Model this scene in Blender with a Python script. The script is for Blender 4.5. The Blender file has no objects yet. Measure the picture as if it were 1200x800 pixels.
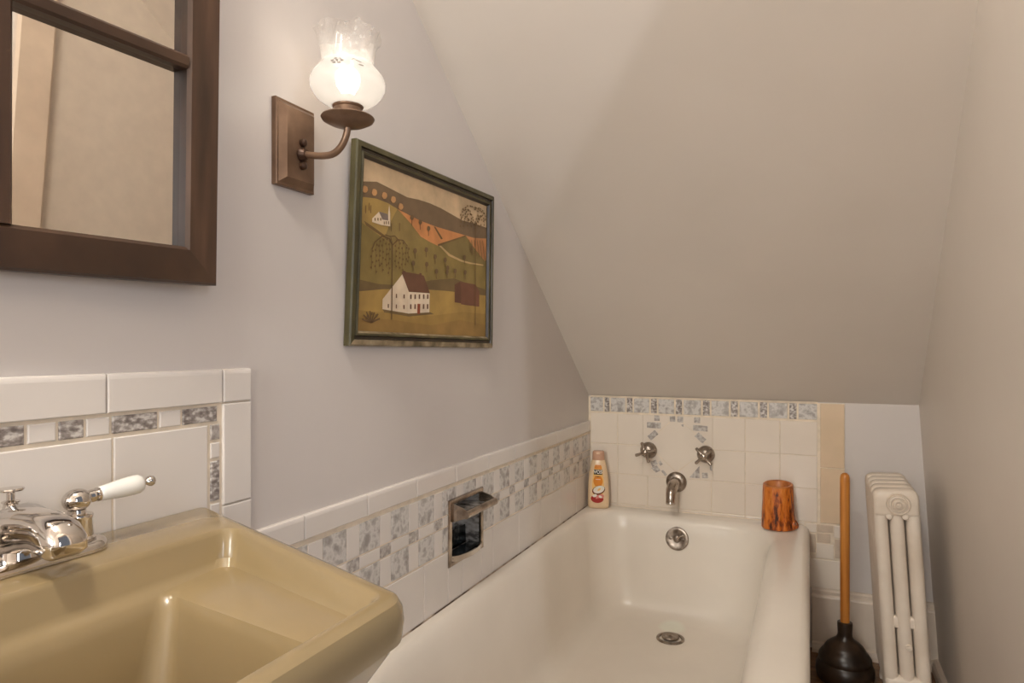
import bpy, bmesh, math, random
from mathutils import Matrix, Vector
random.seed(7)
C = bpy.context.scene.collection
SC = bpy.context.scene
PI = math.pi
# ------------------------------------------------------------------ room numbers (metres, floor at z = 0)
XL, YB = -0.72, 2.289            # left wall plane, back wall plane
YR = -2.3                        # rear wall plane
ZK, SLOPE, ZTOP = 0.769, 0.741, 2.30
LEAN = -0.062                    # the right wall is out of plumb
def x_right(z): return 0.297 + LEAN*(z-0.776)
def z_ceiling(y): return min(ZTOP, ZK + SLOPE*(YB-y))

# ------------------------------------------------------------------ materials
def lin(c):
    return tuple(((v/255)/12.92 if v/255 <= .04045 else ((v/255+.055)/1.055)**2.4) for v in c)
def base_mat(name, rgb, rough=.5, metal=0, spec=.5, coat=0):
    m = bpy.data.materials.new(name); m.use_nodes = True
    b = m.node_tree.nodes['Principled BSDF']
    b.inputs['Base Color'].default_value = (*lin(rgb), 1)
    b.inputs['Roughness'].default_value = rough
    b.inputs['Metallic'].default_value = metal
    b.inputs['Specular IOR Level'].default_value = spec
    b.inputs['Coat Weight'].default_value = coat
    b.inputs['Coat Roughness'].default_value = .06
    return m, m.node_tree, b
def noise(nt, scale, detail=4, stretch=None, rough=.5):
    tc = nt.nodes.new('ShaderNodeTexCoord'); n = nt.nodes.new('ShaderNodeTexNoise')
    n.inputs['Scale'].default_value = scale; n.inputs['Detail'].default_value = detail
    n.inputs['Roughness'].default_value = rough
    if stretch:
        mp = nt.nodes.new('ShaderNodeMapping'); mp.inputs['Scale'].default_value = stretch
        nt.links.new(tc.outputs['Object'], mp.inputs['Vector']); nt.links.new(mp.outputs['Vector'], n.inputs['Vector'])
    else:
        nt.links.new(tc.outputs['Object'], n.inputs['Vector'])
    return n
def ramp(nt, src, stops):
    r = nt.nodes.new('ShaderNodeValToRGB'); e = r.color_ramp.elements
    while len(e) < len(stops): e.new(.5)
    for el, (p, c) in zip(e, stops):
        el.position = p; el.color = (*lin(c), 1)
    nt.links.new(src, r.inputs['Fac']); return r
def bump(nt, b, src, strength, dist):
    k = nt.nodes.new('ShaderNodeBump'); k.inputs['Strength'].default_value = strength; k.inputs['Distance'].default_value = dist
    nt.links.new(src, k.inputs['Height']); nt.links.new(k.outputs['Normal'], b.inputs['Normal'])
def mat(name, rgb, rough=.5, metal=0, spec=.5, coat=0, vary=None, scale=8, stretch=None, bstr=0, bdist=.001, bscale=None, detail=4):
    m, nt, b = base_mat(name, rgb, rough, metal, spec, coat)
    if vary:
        n = noise(nt, scale, detail, stretch)
        r = ramp(nt, n.outputs['Fac'], vary)
        nt.links.new(r.outputs['Color'], b.inputs['Base Color'])
    if bstr:
        n2 = noise(nt, bscale or scale, 5, stretch)
        bump(nt, b, n2.outputs['Fac'], bstr, bdist)
    return m
def tint(c, k): return tuple(max(0, min(255, int(v*k))) for v in c)
def soft(c, d=.04): return [(.3, tint(c, 1-d)), (.7, tint(c, 1+d))]

WALLC = (212, 204, 199)
CEILC = (225, 216, 206)
M = {}
M['wall'] = mat('painted_plaster', WALLC, .42, spec=.4, vary=soft(WALLC, .012), scale=3, bstr=.22, bdist=.004, bscale=9)
M['ceil'] = mat('ceiling_plaster', CEILC, .45, spec=.4, vary=soft(CEILC, .012), scale=3, bstr=.3, bdist=.006, bscale=5)
M['wallr'] = mat('right_wall_plaster', CEILC, .45, spec=.4, vary=soft(CEILC, .012), scale=3, bstr=.22, bdist=.004, bscale=14)
M['floor'] = mat('brown_floor', (120, 86, 56), .4, vary=[(.3, (96, 62, 38)), (.7, (150, 112, 72))], scale=14, stretch=(1, 4, 1))
M['tile'] = mat('white_glazed_tile', (226, 218, 211), .16, spec=.5, vary=soft((226, 218, 211), .015), scale=6, bstr=.05, bdist=.001, bscale=16)
M['tileb'] = mat('cream_glazed_tile', (232, 220, 206), .18, spec=.5, vary=soft((232, 220, 206), .015), scale=6, bstr=.05, bdist=.001, bscale=16)
M['beige'] = mat('beige_glazed_tile', (222, 198, 168), .2, spec=.5, vary=soft((222, 198, 168), .03), scale=9)
M['beige2'] = mat('dull_beige_chip', (206, 188, 168), .3, vary=soft((206, 188, 168), .05), scale=30)
M['grout'] = mat('cream_grout', (230, 215, 194), .85, vary=soft((230, 215, 194), .05), scale=40)
M['marble'] = mat('grey_marble_chip', (170, 165, 160), .25, vary=[(.33, (162, 155, 150)), (.45, (190, 184, 179)), (.52, (216, 211, 206)), (.6, (204, 199, 194)), (.7, (164, 157, 152))], scale=48, detail=6)
M['granite'] = mat('speckled_granite_chip', (140, 130, 125), .3, vary=[(.36, (118, 108, 103)), (.5, (158, 148, 142)), (.64, (214, 208, 202))], scale=150, detail=3, stretch=(1, .7, 1.2))
M['chip'] = mat('small_grey_chip', (162, 154, 149), .3, vary=[(.35, (152, 143, 137)), (.5, (180, 172, 166)), (.66, (210, 204, 198))], scale=120, detail=4)
def tub_enamel(rgb):
    m, nt, b = base_mat('cream_tub_enamel', rgb, .24)
    n = noise(nt, 5, 4); r = ramp(nt, n.outputs['Fac'], soft(rgb, .015))
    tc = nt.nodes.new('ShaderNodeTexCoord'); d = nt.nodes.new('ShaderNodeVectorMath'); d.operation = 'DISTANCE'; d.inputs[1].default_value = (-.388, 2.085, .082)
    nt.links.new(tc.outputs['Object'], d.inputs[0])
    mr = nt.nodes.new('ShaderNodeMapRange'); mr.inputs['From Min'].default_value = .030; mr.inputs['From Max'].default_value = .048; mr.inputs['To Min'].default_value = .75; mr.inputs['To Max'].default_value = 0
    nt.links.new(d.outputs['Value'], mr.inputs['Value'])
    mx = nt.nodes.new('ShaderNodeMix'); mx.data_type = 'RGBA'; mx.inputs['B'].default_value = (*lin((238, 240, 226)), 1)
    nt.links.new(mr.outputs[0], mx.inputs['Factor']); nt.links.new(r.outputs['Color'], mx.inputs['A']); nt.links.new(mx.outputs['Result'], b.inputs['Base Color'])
    return m
M['enamel'] = tub_enamel((236, 227, 215))
M['enamel_plain'] = mat('cream_tub_enamel', (236, 227, 215), .2, spec=.5, coat=.15, vary=soft((236, 227, 215), .018), scale=5, bstr=.03, bdist=.003, bscale=6)
M['caulk'] = mat('dark_caulk_line', (120, 98, 78), .9, vary=[(.4, (86, 66, 50)), (.6, (190, 170, 150))], scale=25)
M['sink'] = mat('avocado_tan_porcelain', (149, 129, 94), .26, spec=.5, coat=.4, vary=[(.3, (143, 124, 90)), (.7, (154, 133, 97))], scale=4, bstr=.02, bdist=.003)
M['chrome'] = mat('polished_chrome', (214, 208, 202), .09, 1, vary=soft((214, 208, 202), .04), scale=20)
M['chromew'] = mat('worn_chrome', (176, 164, 152), .2, 1, vary=[(.3, (140, 126, 114)), (.6, (190, 178, 166))], scale=35)
M['dullmetal'] = mat('tarnished_metal', (158, 146, 134), .34, 1, vary=[(.3, (112, 100, 90)), (.65, (176, 164, 152))], scale=60)
M['china'] = mat('white_china', (236, 233, 226), .1, coat=.3, vary=soft((236, 233, 226), .01), scale=9)
M['bronze'] = mat('brown_bronze', (124, 98, 78), .38, .55, vary=[(.3, (110, 86, 68)), (.7, (140, 112, 90))], scale=25)
M['bronzed'] = mat('dark_bronze', (72, 52, 40), .4, .5, vary=[(.3, (56, 38, 28)), (.7, (92, 66, 50))], scale=25)
M['wood'] = mat('dark_stained_wood', (68, 46, 32), .36, vary=[(.28, (50, 33, 22)), (.5, (66, 45, 31)), (.74, (84, 60, 43))], scale=9, stretch=(6, 1, 1), bstr=.1, bdist=.0008, bscale=30)
M['woodv'] = mat('dark_stained_wood_upright', (72, 50, 36), .36, vary=[(.28, (54, 37, 26)), (.5, (74, 52, 38)), (.74, (98, 72, 54))], scale=14, stretch=(3, 3, .35), bstr=.1, bdist=.0008, bscale=40)
M['handle'] = mat('honey_wood', (196, 124, 52), .38, vary=[(.3, (176, 104, 38)), (.7, (208, 138, 62))], scale=12, stretch=(6, 6, .5))
M['rubber'] = mat('black_rubber', (40, 29, 21), .3, vary=[(.35, (30, 21, 15)), (.7, (62, 45, 32))], scale=22)
M['radiator'] = mat('white_radiator_paint', (226, 213, 197), .38, vary=[(.3, (216, 201, 184)), (.7, (232, 220, 206))], scale=10, bstr=.15, bdist=.001, bscale=40)
M['trim'] = mat('white_trim_paint', (222, 206, 190), .4, vary=soft((222, 206, 190), .03), scale=8)
M['frame'] = mat('olive_frame_paint', (80, 72, 44), .42, vary=[(.3, (64, 57, 32)), (.55, (84, 77, 47)), (.75, (106, 98, 66))], scale=24, stretch=(1, 1, .4))
M['framed'] = mat('dark_frame_step', (52, 40, 24), .35, vary=[(.3, (38, 28, 16)), (.7, (66, 52, 32))], scale=24)
M['framelip'] = mat('worn_frame_lip', (156, 138, 108), .4, vary=[(.35, (92, 78, 48)), (.55, (150, 132, 104)), (.7, (178, 160, 130))], scale=30)
M['dark'] = mat('cavity_metal', (165, 160, 155), .25, .25, vary=[(.36, (104, 100, 96)), (.5, (172, 167, 161)), (.66, (202, 198, 193))], scale=50, stretch=(1, 1.3, 2))
M['tray'] = mat('mottled_tray_metal', (60, 62, 62), .12, 1, vary=[(.38, (36, 38, 38)), (.55, (80, 86, 88)), (.68, (150, 152, 150))], scale=70)  # dark metal mottled with paler specks
M['wood_shade'] = mat('shaded_wood_edge', (44, 28, 19), .45, vary=[(.3, (36, 22, 15)), (.7, (52, 34, 24))], scale=20)  # darker wood colour paints the shadow line inside the sash frame
def log_mat():
    m, nt, b = base_mat('orange_bark', (180, 100, 40), .32)
    n = noise(nt, 62, 6, (1, 1, .3), .62); r = ramp(nt, n.outputs['Fac'], [(.36, (58, 22, 6)), (.43, (138, 62, 14)), (.5, (200, 106, 30)), (.7, (224, 140, 58))])
    nt.links.new(r.outputs['Color'], b.inputs['Base Color'])
    bump(nt, b, n.outputs['Fac'], .8, .004); return m
M['bark'] = log_mat()
M['cutwood'] = mat('orange_cut_wood', (190, 110, 52), .4, vary=[(.35, (164, 86, 36)), (.65, (204, 128, 66))], scale=40)
def mirror_mat():
    m, nt, b = base_mat('mirror_silver', (224, 216, 205), .015, 1)
    n = noise(nt, 60, 2); r = ramp(nt, n.outputs['Fac'], [(.3, (220, 212, 202)), (.7, (228, 220, 209))])
    nt.links.new(r.outputs['Color'], b.inputs['Base Color']); return m
M['mirror'] = mirror_mat()
def glow_mat(name, rgb, power):
    m = bpy.data.materials.new(name); m.use_nodes = True; nt = m.node_tree; nt.nodes.clear()
    o = nt.nodes.new('ShaderNodeOutputMaterial'); e = nt.nodes.new('ShaderNodeEmission')
    e.inputs['Color'].default_value = (*rgb, 1); e.inputs['Strength'].default_value = power
    nt.links.new(e.outputs[0], o.inputs['Surface']); return m
def thin_glass(name, tr, tl, gl, rgb=(1, 1, 1), rough=.1, vary=None, scale=60, col=None):
    """thin shell: transparent + translucent + a little gloss"""
    m = bpy.data.materials.new(name); m.use_nodes = True; nt = m.node_tree; nt.nodes.clear()
    o = nt.nodes.new('ShaderNodeOutputMaterial')
    t = nt.nodes.new('ShaderNodeBsdfTransparent'); t.inputs['Color'].default_value = (*rgb, 1)
    l = nt.nodes.new('ShaderNodeBsdfTranslucent'); l.inputs['Color'].default_value = (*(col or rgb), 1)
    d = nt.nodes.new('ShaderNodeBsdfDiffuse'); d.inputs['Color'].default_value = (*(col or rgb), 1)
    g = nt.nodes.new('ShaderNodeBsdfGlossy'); g.inputs['Roughness'].default_value = rough
    ld = nt.nodes.new('ShaderNodeMixShader'); ld.inputs[0].default_value = .4
    nt.links.new(l.outputs[0], ld.inputs[1]); nt.links.new(d.outputs[0], ld.inputs[2])
    a = nt.nodes.new('ShaderNodeMixShader'); a.inputs[0].default_value = tl/(tr+tl)
    nt.links.new(t.outputs[0], a.inputs[1]); nt.links.new(ld.outputs[0], a.inputs[2])
    if vary:
        n = noise(nt, scale, 5); mr = nt.nodes.new('ShaderNodeMapRange')
        mr.inputs['From Min'].default_value = .35; mr.inputs['From Max'].default_value = .65
        mr.inputs['To Min'].default_value = vary[0]; mr.inputs['To Max'].default_value = vary[1]
        nt.links.new(n.outputs['Fac'], mr.inputs['Value']); nt.links.new(mr.outputs[0], a.inputs[0])
    fr = nt.nodes.new('ShaderNodeLayerWeight'); fr.inputs['Blend'].default_value = gl
    b = nt.nodes.new('ShaderNodeMixShader')
    nt.links.new(fr.outputs['Facing'], b.inputs[0]); nt.links.new(a.outputs[0], b.inputs[1]); nt.links.new(g.outputs[0], b.inputs[2])
    nt.links.new(b.outputs[0], o.inputs['Surface']); return m
M['frost'] = thin_glass('frosted_glass', .26, .74, .12, (1, .97, .93), .25, col=(.34, .33, .325))
M['clear'] = thin_glass('etched_clear_glass', .8, .2, .3, (1, .98, .96), .08, vary=(.14, .28), scale=150)
M['gem'] = thin_glass('clear_cut_spot', .8, .2, .35, (.28, .27, .26), .05)
M['bulb'] = glow_mat('lamp_bulb_glow', (1.0, .90, .76), 24)
PC = dict(sky=(205, 180, 146), ridge=(112, 92, 70), gold_a=(166, 136, 76), olive=(132, 114, 64), olive_b=(130, 112, 66), orange=(204, 134, 82),
    orange_b=(192, 130, 84), olive_c=(122, 106, 62), furrow=(112, 86, 54), path=(196, 166, 118), dusk=(106, 86, 56), gold_b=(168, 136, 74),
    olive_d=(154, 124, 66), gold_c=(146, 114, 62), white=(226, 208, 184), white_b=(232, 216, 194), roof=(98, 64, 50), barn=(92, 58, 46), barn_b=(108, 68, 54),
    slate=(120, 108, 104), door=(140, 62, 40), tuft=(190, 142, 92), tree=(104, 82, 56), trunk=(96, 72, 46), leaf=(106, 82, 48))
for k, v in PC.items():
    v = tuple(int(c*.80+g*.20) for c, g in zip(v, (140, 116, 82))); v = tint(v, 1.10)
    M['p_'+k] = mat('paint_'+k, v, .5, spec=.3, vary=soft(v, .07), scale=22)
for k, v in dict(b_body=(236, 206, 168), b_cap=(206, 160, 132), b_orange=(226, 140, 50), b_black=(34, 26, 22), b_white=(240, 232, 220), b_red=(172, 44, 40), b_coco=(118, 66, 34), b_pink=(224, 138, 130), b_lite=(244, 196, 120)).items():
    M[k] = mat('bottle_'+k[2:], v, .25, vary=soft(v, .03), scale=30, coat=.2)

# ------------------------------------------------------------------ mesh helpers
class MB:
    """collects shapes, then links them as ONE mesh object"""
    def __init__(s, T=None): s.bm = bmesh.new(); s.mats = []; s.T = T or Matrix()
    def mi(s, m):
        m = M[m] if isinstance(m, str) else m
        if m not in s.mats: s.mats.append(m)
        return s.mats.index(m)
    def v(s, p): return s.bm.verts.new(s.T @ Vector(p))
    def f(s, vs, mi):
        try: q = s.bm.faces.new(vs); q.material_index = mi; return q
        except ValueError: return None
    def poly(s, pts, m):
        return s.f([s.v(p) for p in pts], s.mi(m))
    def loft(s, loops, m, cap0=False, cap1=False, closed=True):
        mi = s.mi(m); R = [[s.v(p) for p in L] for L in loops]
        for a, b in zip(R, R[1:]):
            n = len(a)
            for i in range(n if closed else n-1):
                j = (i+1) % n; s.f([a[i], a[j], b[j], b[i]], mi)
        if cap0: s.f(R[0][::-1], mi)
        if cap1: s.f(R[-1], mi)
        return R
    def box(s, x0, x1, y0, y1, z0, z1, m, b=0):
        if b <= 0:
            L = lambda z: [(x0, y0, z), (x1, y0, z), (x1, y1, z), (x0, y1, z)]
            s.loft([L(z0), L(z1)], m, True, True); return
        def L(z, i): return [(x0+i, y0+b, z), (x0+b, y0+i, z), (x1-b, y0+i, z), (x1-i, y0+b, z), (x1-i, y1-b, z), (x1-b, y1-i, z), (x0+b, y1-i, z), (x0+i, y1-b, z)]
        def K(z): return [(x0+b, y0+b, z)]*2+[(x1-b, y0+b, z)]*2+[(x1-b, y1-b, z)]*2+[(x0+b, y1-b, z)]*2
        def L2(z): return [(x0+b*.9, y0+b, z), (x0+b, y0+b*.9, z), (x1-b, y0+b*.9, z), (x1-b*.9, y0+b, z), (x1-b*.9, y1-b, z), (x1-b, y1-b*.9, z), (x0+b, y1-b*.9, z), (x0+b*.9, y1-b, z)]
        s.loft([L2(z0), L(z0+b, 0), L(z1-b, 0), L2(z1)], m, True, True)
    def lathe(s, prof, m, o=(0, 0, 0), axis=(0, 0, 1), n=32, cap0=True, cap1=True, wob=None):
        a = Vector(axis).normalized(); u = a.orthogonal().normalized(); w = a.cross(u); o = Vector(o)
        loops = []
        for k, (r, h) in enumerate(prof):
            L = []
            for i in range(n):
                t = 2*PI*i/n; rr = r; hh = h
                if wob: rr, hh = wob(k, t, r, h)
                L.append(o + a*hh + (u*math.cos(t)+w*math.sin(t))*rr)
            loops.append(L)
        return s.loft(loops, m, cap0, cap1)
    def tube(s, path, rad, m, n=14, caps=True, flat=None):
        P = [Vector(p) for p in path]; R = rad if isinstance(rad, (list, tuple)) else [rad]*len(P)
        up = None; loops = []
        for i, p in enumerate(P):
            d = ((P[min(i+1, len(P)-1)]-P[max(i-1, 0)])).normalized()
            u = d.orthogonal().normalized() if up is None else (up - d*up.dot(d)).normalized()
            up = u; w = d.cross(u)
            loops.append([p+(u*math.cos(2*PI*k/n)+w*math.sin(2*PI*k/n))*R[i] for k in range(n)])
        s.loft(loops, m, caps, caps)
    def sphere(s, o, r, m, n=20, sx=1, sy=1, sz=1):
        o = Vector(o); k = n//2
        prof = [(max(1e-5, math.sin(PI*i/k)), -math.cos(PI*i/k)) for i in range(k+1)]
        loops = [[o+Vector((r*q*math.cos(2*PI*j/n)*sx, r*q*math.sin(2*PI*j/n)*sy, r*h*sz)) for j in range(n)] for q, h in prof]
        s.loft(loops, m, True, True)
    def build(s, name, parent=None, smooth=40, **props):
        bmesh.ops.remove_doubles(s.bm, verts=s.bm.verts, dist=1e-6)
        bmesh.ops.recalc_face_normals(s.bm, faces=s.bm.faces)
        me = bpy.data.meshes.new(name); s.bm.to_mesh(me); s.bm.free()
        for m in s.mats: me.materials.append(m)
        if smooth:
            me.polygons.foreach_set('use_smooth', [True]*len(me.polygons)); me.set_sharp_from_angle(angle=math.radians(smooth))
        o = bpy.data.objects.new(name, me); C.objects.link(o)
        if parent:
            o.parent = parent
            if parent.type == 'EMPTY': o.matrix_parent_inverse = Matrix.Translation(-parent.location)
        for k, v in props.items(): o[k] = v
        return o
    def build_raw(s, *a, **k): return s.build(*a, **k)
def thing(name, label, cat, loc=(0, 0, 0), group=None):
    o = bpy.data.objects.new(name, None); o.empty_display_size = .05; C.objects.link(o); o.location = loc
    o['label'] = label; o['category'] = cat
    if group: o['group'] = group
    return o
def tag(o, label, cat, group=None):
    o['label'] = label; o['category'] = cat
    if group: o['group'] = group
    return o
def rpoly(corners, radii, z, n=7):
    """rounded polygon (ccw), same point count for any corners"""
    out = []; N = len(corners)
    for i in range(N):
        p = Vector(corners[i][:2]); a = Vector(corners[i-1][:2]); b = Vector(corners[(i+1) % N][:2]); r = radii[i]
        zz = z[i] if isinstance(z, (list, tuple)) else z
        da = (a-p).normalized(); db = (b-p).normalized(); ang = da.angle(db); t = r/math.tan(ang/2)
        bis = (da+db).normalized(); c = p+bis*(r/math.sin(ang/2))
        s0 = p+da*t-c; s1 = p+db*t-c
        a0 = math.atan2(s0.y, s0.x); a1 = math.atan2(s1.y, s1.x); d = (a1-a0+PI) % (2*PI)-PI
        for k in range(n):
            q = a0+d*k/(n-1); out.append((c.x+r*math.cos(q), c.y+r*math.sin(q), zz))
    return out
def rrect(x0, x1, y0, y1, r, z, n=9):
    rr = r if isinstance(r, (list, tuple)) else [r]*4
    return rpoly([(x0, y0), (x1, y0), (x1, y1), (x0, y1)], rr, z, n)
def ring_sweep(mb, fn, prof, mats):
    """profile (inset, height) swept round a rectangle; fn(corner index, inset, height) -> point"""
    loops = [[fn(i, a, h) for i in range(4)] for a, h in prof]
    for k in range(len(loops)-1):
        mb.loft([loops[k], loops[k+1]], mats[k] if isinstance(mats, list) else mats)
def subtract(r, holes):
    out = [r]
    for h in holes:
        nx = []
        for (a, b, c, d) in out:
            if b <= h[0] or a >= h[1] or d <= h[2] or c >= h[3]: nx.append((a, b, c, d)); continue
            if a < h[0]: nx.append((a, h[0], c, d))
            if b > h[1]: nx.append((h[1], b, c, d))
            m0, m1 = max(a, h[0]), min(b, h[1])
            if c < h[2]: nx.append((m0, m1, c, h[2]))
            if d > h[3]: nx.append((m0, m1, h[3], d))
        out = nx
    return out
POLYS= [('olive', [(0.0, 0.815), (1.0, 0.817), (1.0, 0.0), (0.0, 0.0)]), ('orange', [(0.192, 0.807), (0.317, 0.781), (0.4, 0.763), (0.51, 0.76), (0.629, 0.756), (0.796, 0.752), (0.797, 0.723), (0.655, 0.654), (0.535, 0.599), (0.402, 0.634)]), ('ridge', [(0.0, 0.858), (0.093, 0.888), (0.163, 0.878), (0.228, 0.868), (0.296, 0.858), (0.378, 0.868), (0.464, 0.87), (0.555, 0.863), (0.652, 0.846), (0.755, 0.828), (0.864, 0.835), (1.0, 0.834), (1.0, 0.751), (0.866, 0.728), (0.756, 0.728), (0.629, 0.728), (0.511, 0.728), (0.4, 0.736), (0.318, 0.749), (0.23, 0.766), (0.165, 0.783), (0.094, 0.788), (0.0, 0.77)]), ('gold_a', [(0.0, 0.77), (0.094, 0.788), (0.165, 0.783), (0.23, 0.766), (0.298, 0.725), (0.412, 0.625), (0.3, 0.581), (0.204, 0.537), (0.114, 0.578), (0.0, 0.631)]), ('olive', [(0.0, 0.631), (0.114, 0.578), (0.204, 0.537), (0.3, 0.581), (0.412, 0.625), (0.535, 0.604), (0.656, 0.554), (0.812, 0.531), (1.0, 0.528), (1.0, 0.332), (0.634, 0.312), (0.303, 0.276), (0.001, 0.227)]), ('olive_b', [(0.23, 0.766), (0.318, 0.706), (0.412, 0.625), (0.3, 0.581), (0.204, 0.537), (0.149, 0.564), (0.184, 0.668)]), ('orange', [(0.23, 0.766), (0.318, 0.749), (0.4, 0.736), (0.511, 0.728), (0.629, 0.728), (0.756, 0.728), (0.788, 0.725), (0.654, 0.66), (0.535, 0.604), (0.412, 0.646), (0.318, 0.706)]), ('orange_b', [(0.756, 0.728), (0.866, 0.728), (1.0, 0.751), (1.0, 0.59), (0.954, 0.546), (0.867, 0.621), (0.788, 0.725)]), ('olive_c', [(0.54, 0.605), (0.654, 0.66), (0.788, 0.725), (0.866, 0.66), (0.954, 0.598), (1.0, 0.569), (1.0, 0.532), (0.812, 0.531), (0.656, 0.554)]), ('furrow', [(0.025, 0.639), (0.048, 0.63), (0.113, 0.602), (0.158, 0.582), (0.145, 0.572), (0.096, 0.589), (0.037, 0.615)]), ('furrow', [(0.535, 0.612), (0.783, 0.729), (0.788, 0.721), (0.54, 0.6)]), ('furrow', [(0.499, 0.725), (0.515, 0.725), (0.577, 0.66), (0.563, 0.651)]), ('path', [(0.547, 0.605), (0.563, 0.609), (0.643, 0.566), (0.759, 0.544), (0.84, 0.542), (0.969, 0.548), (0.969, 0.54), (0.834, 0.531), (0.745, 0.532), (0.631, 0.552)]), ('dusk', [(0.0, 0.298), (0.117, 0.287), (0.303, 0.301), (0.492, 0.364), (0.683, 0.403), (0.814, 0.384), (1.0, 0.363), (1.0, 0.301), (0.634, 0.293), (0.406, 0.288), (0.0, 0.218)]), ('gold_b', [(0.0, 0.227), (0.153, 0.26), (0.406, 0.293), (0.634, 0.308), (1.0, 0.317), (1.0, 0.0), (0.0, 0.0)]), ('olive_d', [(0.0, 0.122), (0.154, 0.121), (0.495, 0.125), (0.763, 0.175), (1.0, 0.176), (1.0, 0.0), (0.0, 0.0)]), ('gold_c', [(0.0, 0.077), (0.209, 0.081), (0.496, 0.062), (0.737, 0.115), (1.0, 0.094), (1.0, 0.0), (0.0, 0.0)]), ('dusk', [(0.145, 0.149), (0.266, 0.138), (0.484, 0.15), (0.518, 0.139), (0.325, 0.109), (0.163, 0.122)]), ('white', [(0.15, 0.2), (0.276, 0.372), (0.327, 0.262), (0.325, 0.128), (0.15, 0.14)]), ('white_b', [(0.319, 0.265), (0.478, 0.278), (0.479, 0.148), (0.321, 0.127)]), ('roof', [(0.269, 0.378), (0.282, 0.387), (0.405, 0.388), (0.43, 0.384), (0.48, 0.275), (0.323, 0.265)]), ('roof', [(0.276, 0.393), (0.296, 0.393), (0.296, 0.376), (0.276, 0.376)]), ('roof', [(0.396, 0.397), (0.413, 0.396), (0.413, 0.383), (0.396, 0.383)]), ('barn', [(0.688, 0.36), (0.734, 0.388), (0.747, 0.384), (0.749, 0.235), (0.69, 0.236)]), ('barn_b', [(0.734, 0.388), (0.89, 0.386), (0.928, 0.339), (0.929, 0.226), (0.749, 0.227), (0.748, 0.342)]), ('white', [(0.07, 0.664), (0.109, 0.714), (0.134, 0.673), (0.134, 0.64), (0.07, 0.643)]), ('white', [(0.13, 0.675), (0.182, 0.681), (0.183, 0.646), (0.13, 0.641)]), ('slate', [(0.109, 0.716), (0.162, 0.716), (0.186, 0.68), (0.132, 0.674)]), ('white', [(0.167, 0.724), (0.172, 0.774), (0.18, 0.725), (0.182, 0.668), (0.169, 0.671)]), ('door', [(0.386, 0.196), (0.407, 0.197), (0.407, 0.131), (0.386, 0.131)]), ('roof', [(0.331, 0.249), (0.342, 0.251), (0.342, 0.222), (0.332, 0.221)]), ('roof', [(0.332, 0.187), (0.342, 0.188), (0.343, 0.158), (0.333, 0.157)]), ('roof', [(0.362, 0.253), (0.372, 0.255), (0.373, 0.226), (0.362, 0.224)]), ('roof', [(0.363, 0.191), (0.373, 0.192), (0.374, 0.161), (0.363, 0.16)]), ('roof', [(0.393, 0.257), (0.404, 0.259), (0.404, 0.229), (0.394, 0.228)]), ('roof', [(0.425, 0.261), (0.436, 0.263), (0.436, 0.233), (0.426, 0.232)]), ('roof', [(0.426, 0.197), (0.437, 0.198), (0.437, 0.167), (0.426, 0.166)]), ('roof', [(0.456, 0.265), (0.467, 0.266), (0.467, 0.237), (0.456, 0.235)]), ('roof', [(0.456, 0.2), (0.467, 0.201), (0.468, 0.17), (0.457, 0.169)]), ('roof', [(0.232, 0.242), (0.239, 0.241), (0.24, 0.217), (0.232, 0.217)]), ('roof', [(0.284, 0.245), (0.292, 0.244), (0.292, 0.22), (0.284, 0.22)]), ('roof', [(0.181, 0.175), (0.188, 0.174), (0.188, 0.15), (0.181, 0.151)]), ('roof', [(0.233, 0.177), (0.24, 0.176), (0.24, 0.152), (0.233, 0.152)]), ('roof', [(0.284, 0.179), (0.292, 0.178), (0.293, 0.153), (0.285, 0.154)]), ('dusk', [(0.082, 0.671), (0.088, 0.671), (0.089, 0.654), (0.082, 0.655)]), ('dusk', [(0.099, 0.676), (0.106, 0.676), (0.106, 0.659), (0.099, 0.66)]), ('dusk', [(0.116, 0.681), (0.123, 0.681), (0.123, 0.664), (0.116, 0.665)]), ('dusk', [(0.139, 0.665), (0.144, 0.665), (0.145, 0.648), (0.139, 0.648)]), ('dusk', [(0.151, 0.669), (0.157, 0.669), (0.157, 0.651), (0.152, 0.651)]), ('dusk', [(0.166, 0.673), (0.171, 0.673), (0.171, 0.655), (0.166, 0.655)])]
BLOBS= [('tuft', (0.02, 0.819), 0.024), ('tuft', (0.076, 0.819), 0.024), ('tuft', (0.139, 0.82), 0.024), ('tuft', (0.197, 0.814), 0.024), ('tuft', (0.248, 0.785), 0.024), ('tree', (0.357, 0.533), 0.02), ('tree', (0.441, 0.557), 0.02), ('tree', (0.513, 0.524), 0.02), ('tree', (0.597, 0.518), 0.02), ('tree', (0.345, 0.451), 0.02), ('tree', (0.447, 0.462), 0.02), ('tree', (0.526, 0.428), 0.02), ('tree', (0.615, 0.438), 0.02), ('tree', (0.687, 0.456), 0.02), ('tree', (0.781, 0.461), 0.02), ('tree', (0.455, 0.7), 0.02), ('tree', (0.39, 0.726), 0.02), ('tree', (0.328, 0.739), 0.02), ('tree', (0.844, 0.648), 0.02), ('tree', (0.772, 0.568), 0.02), ('tree', (0.62, 0.467), 0.02)]
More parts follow.
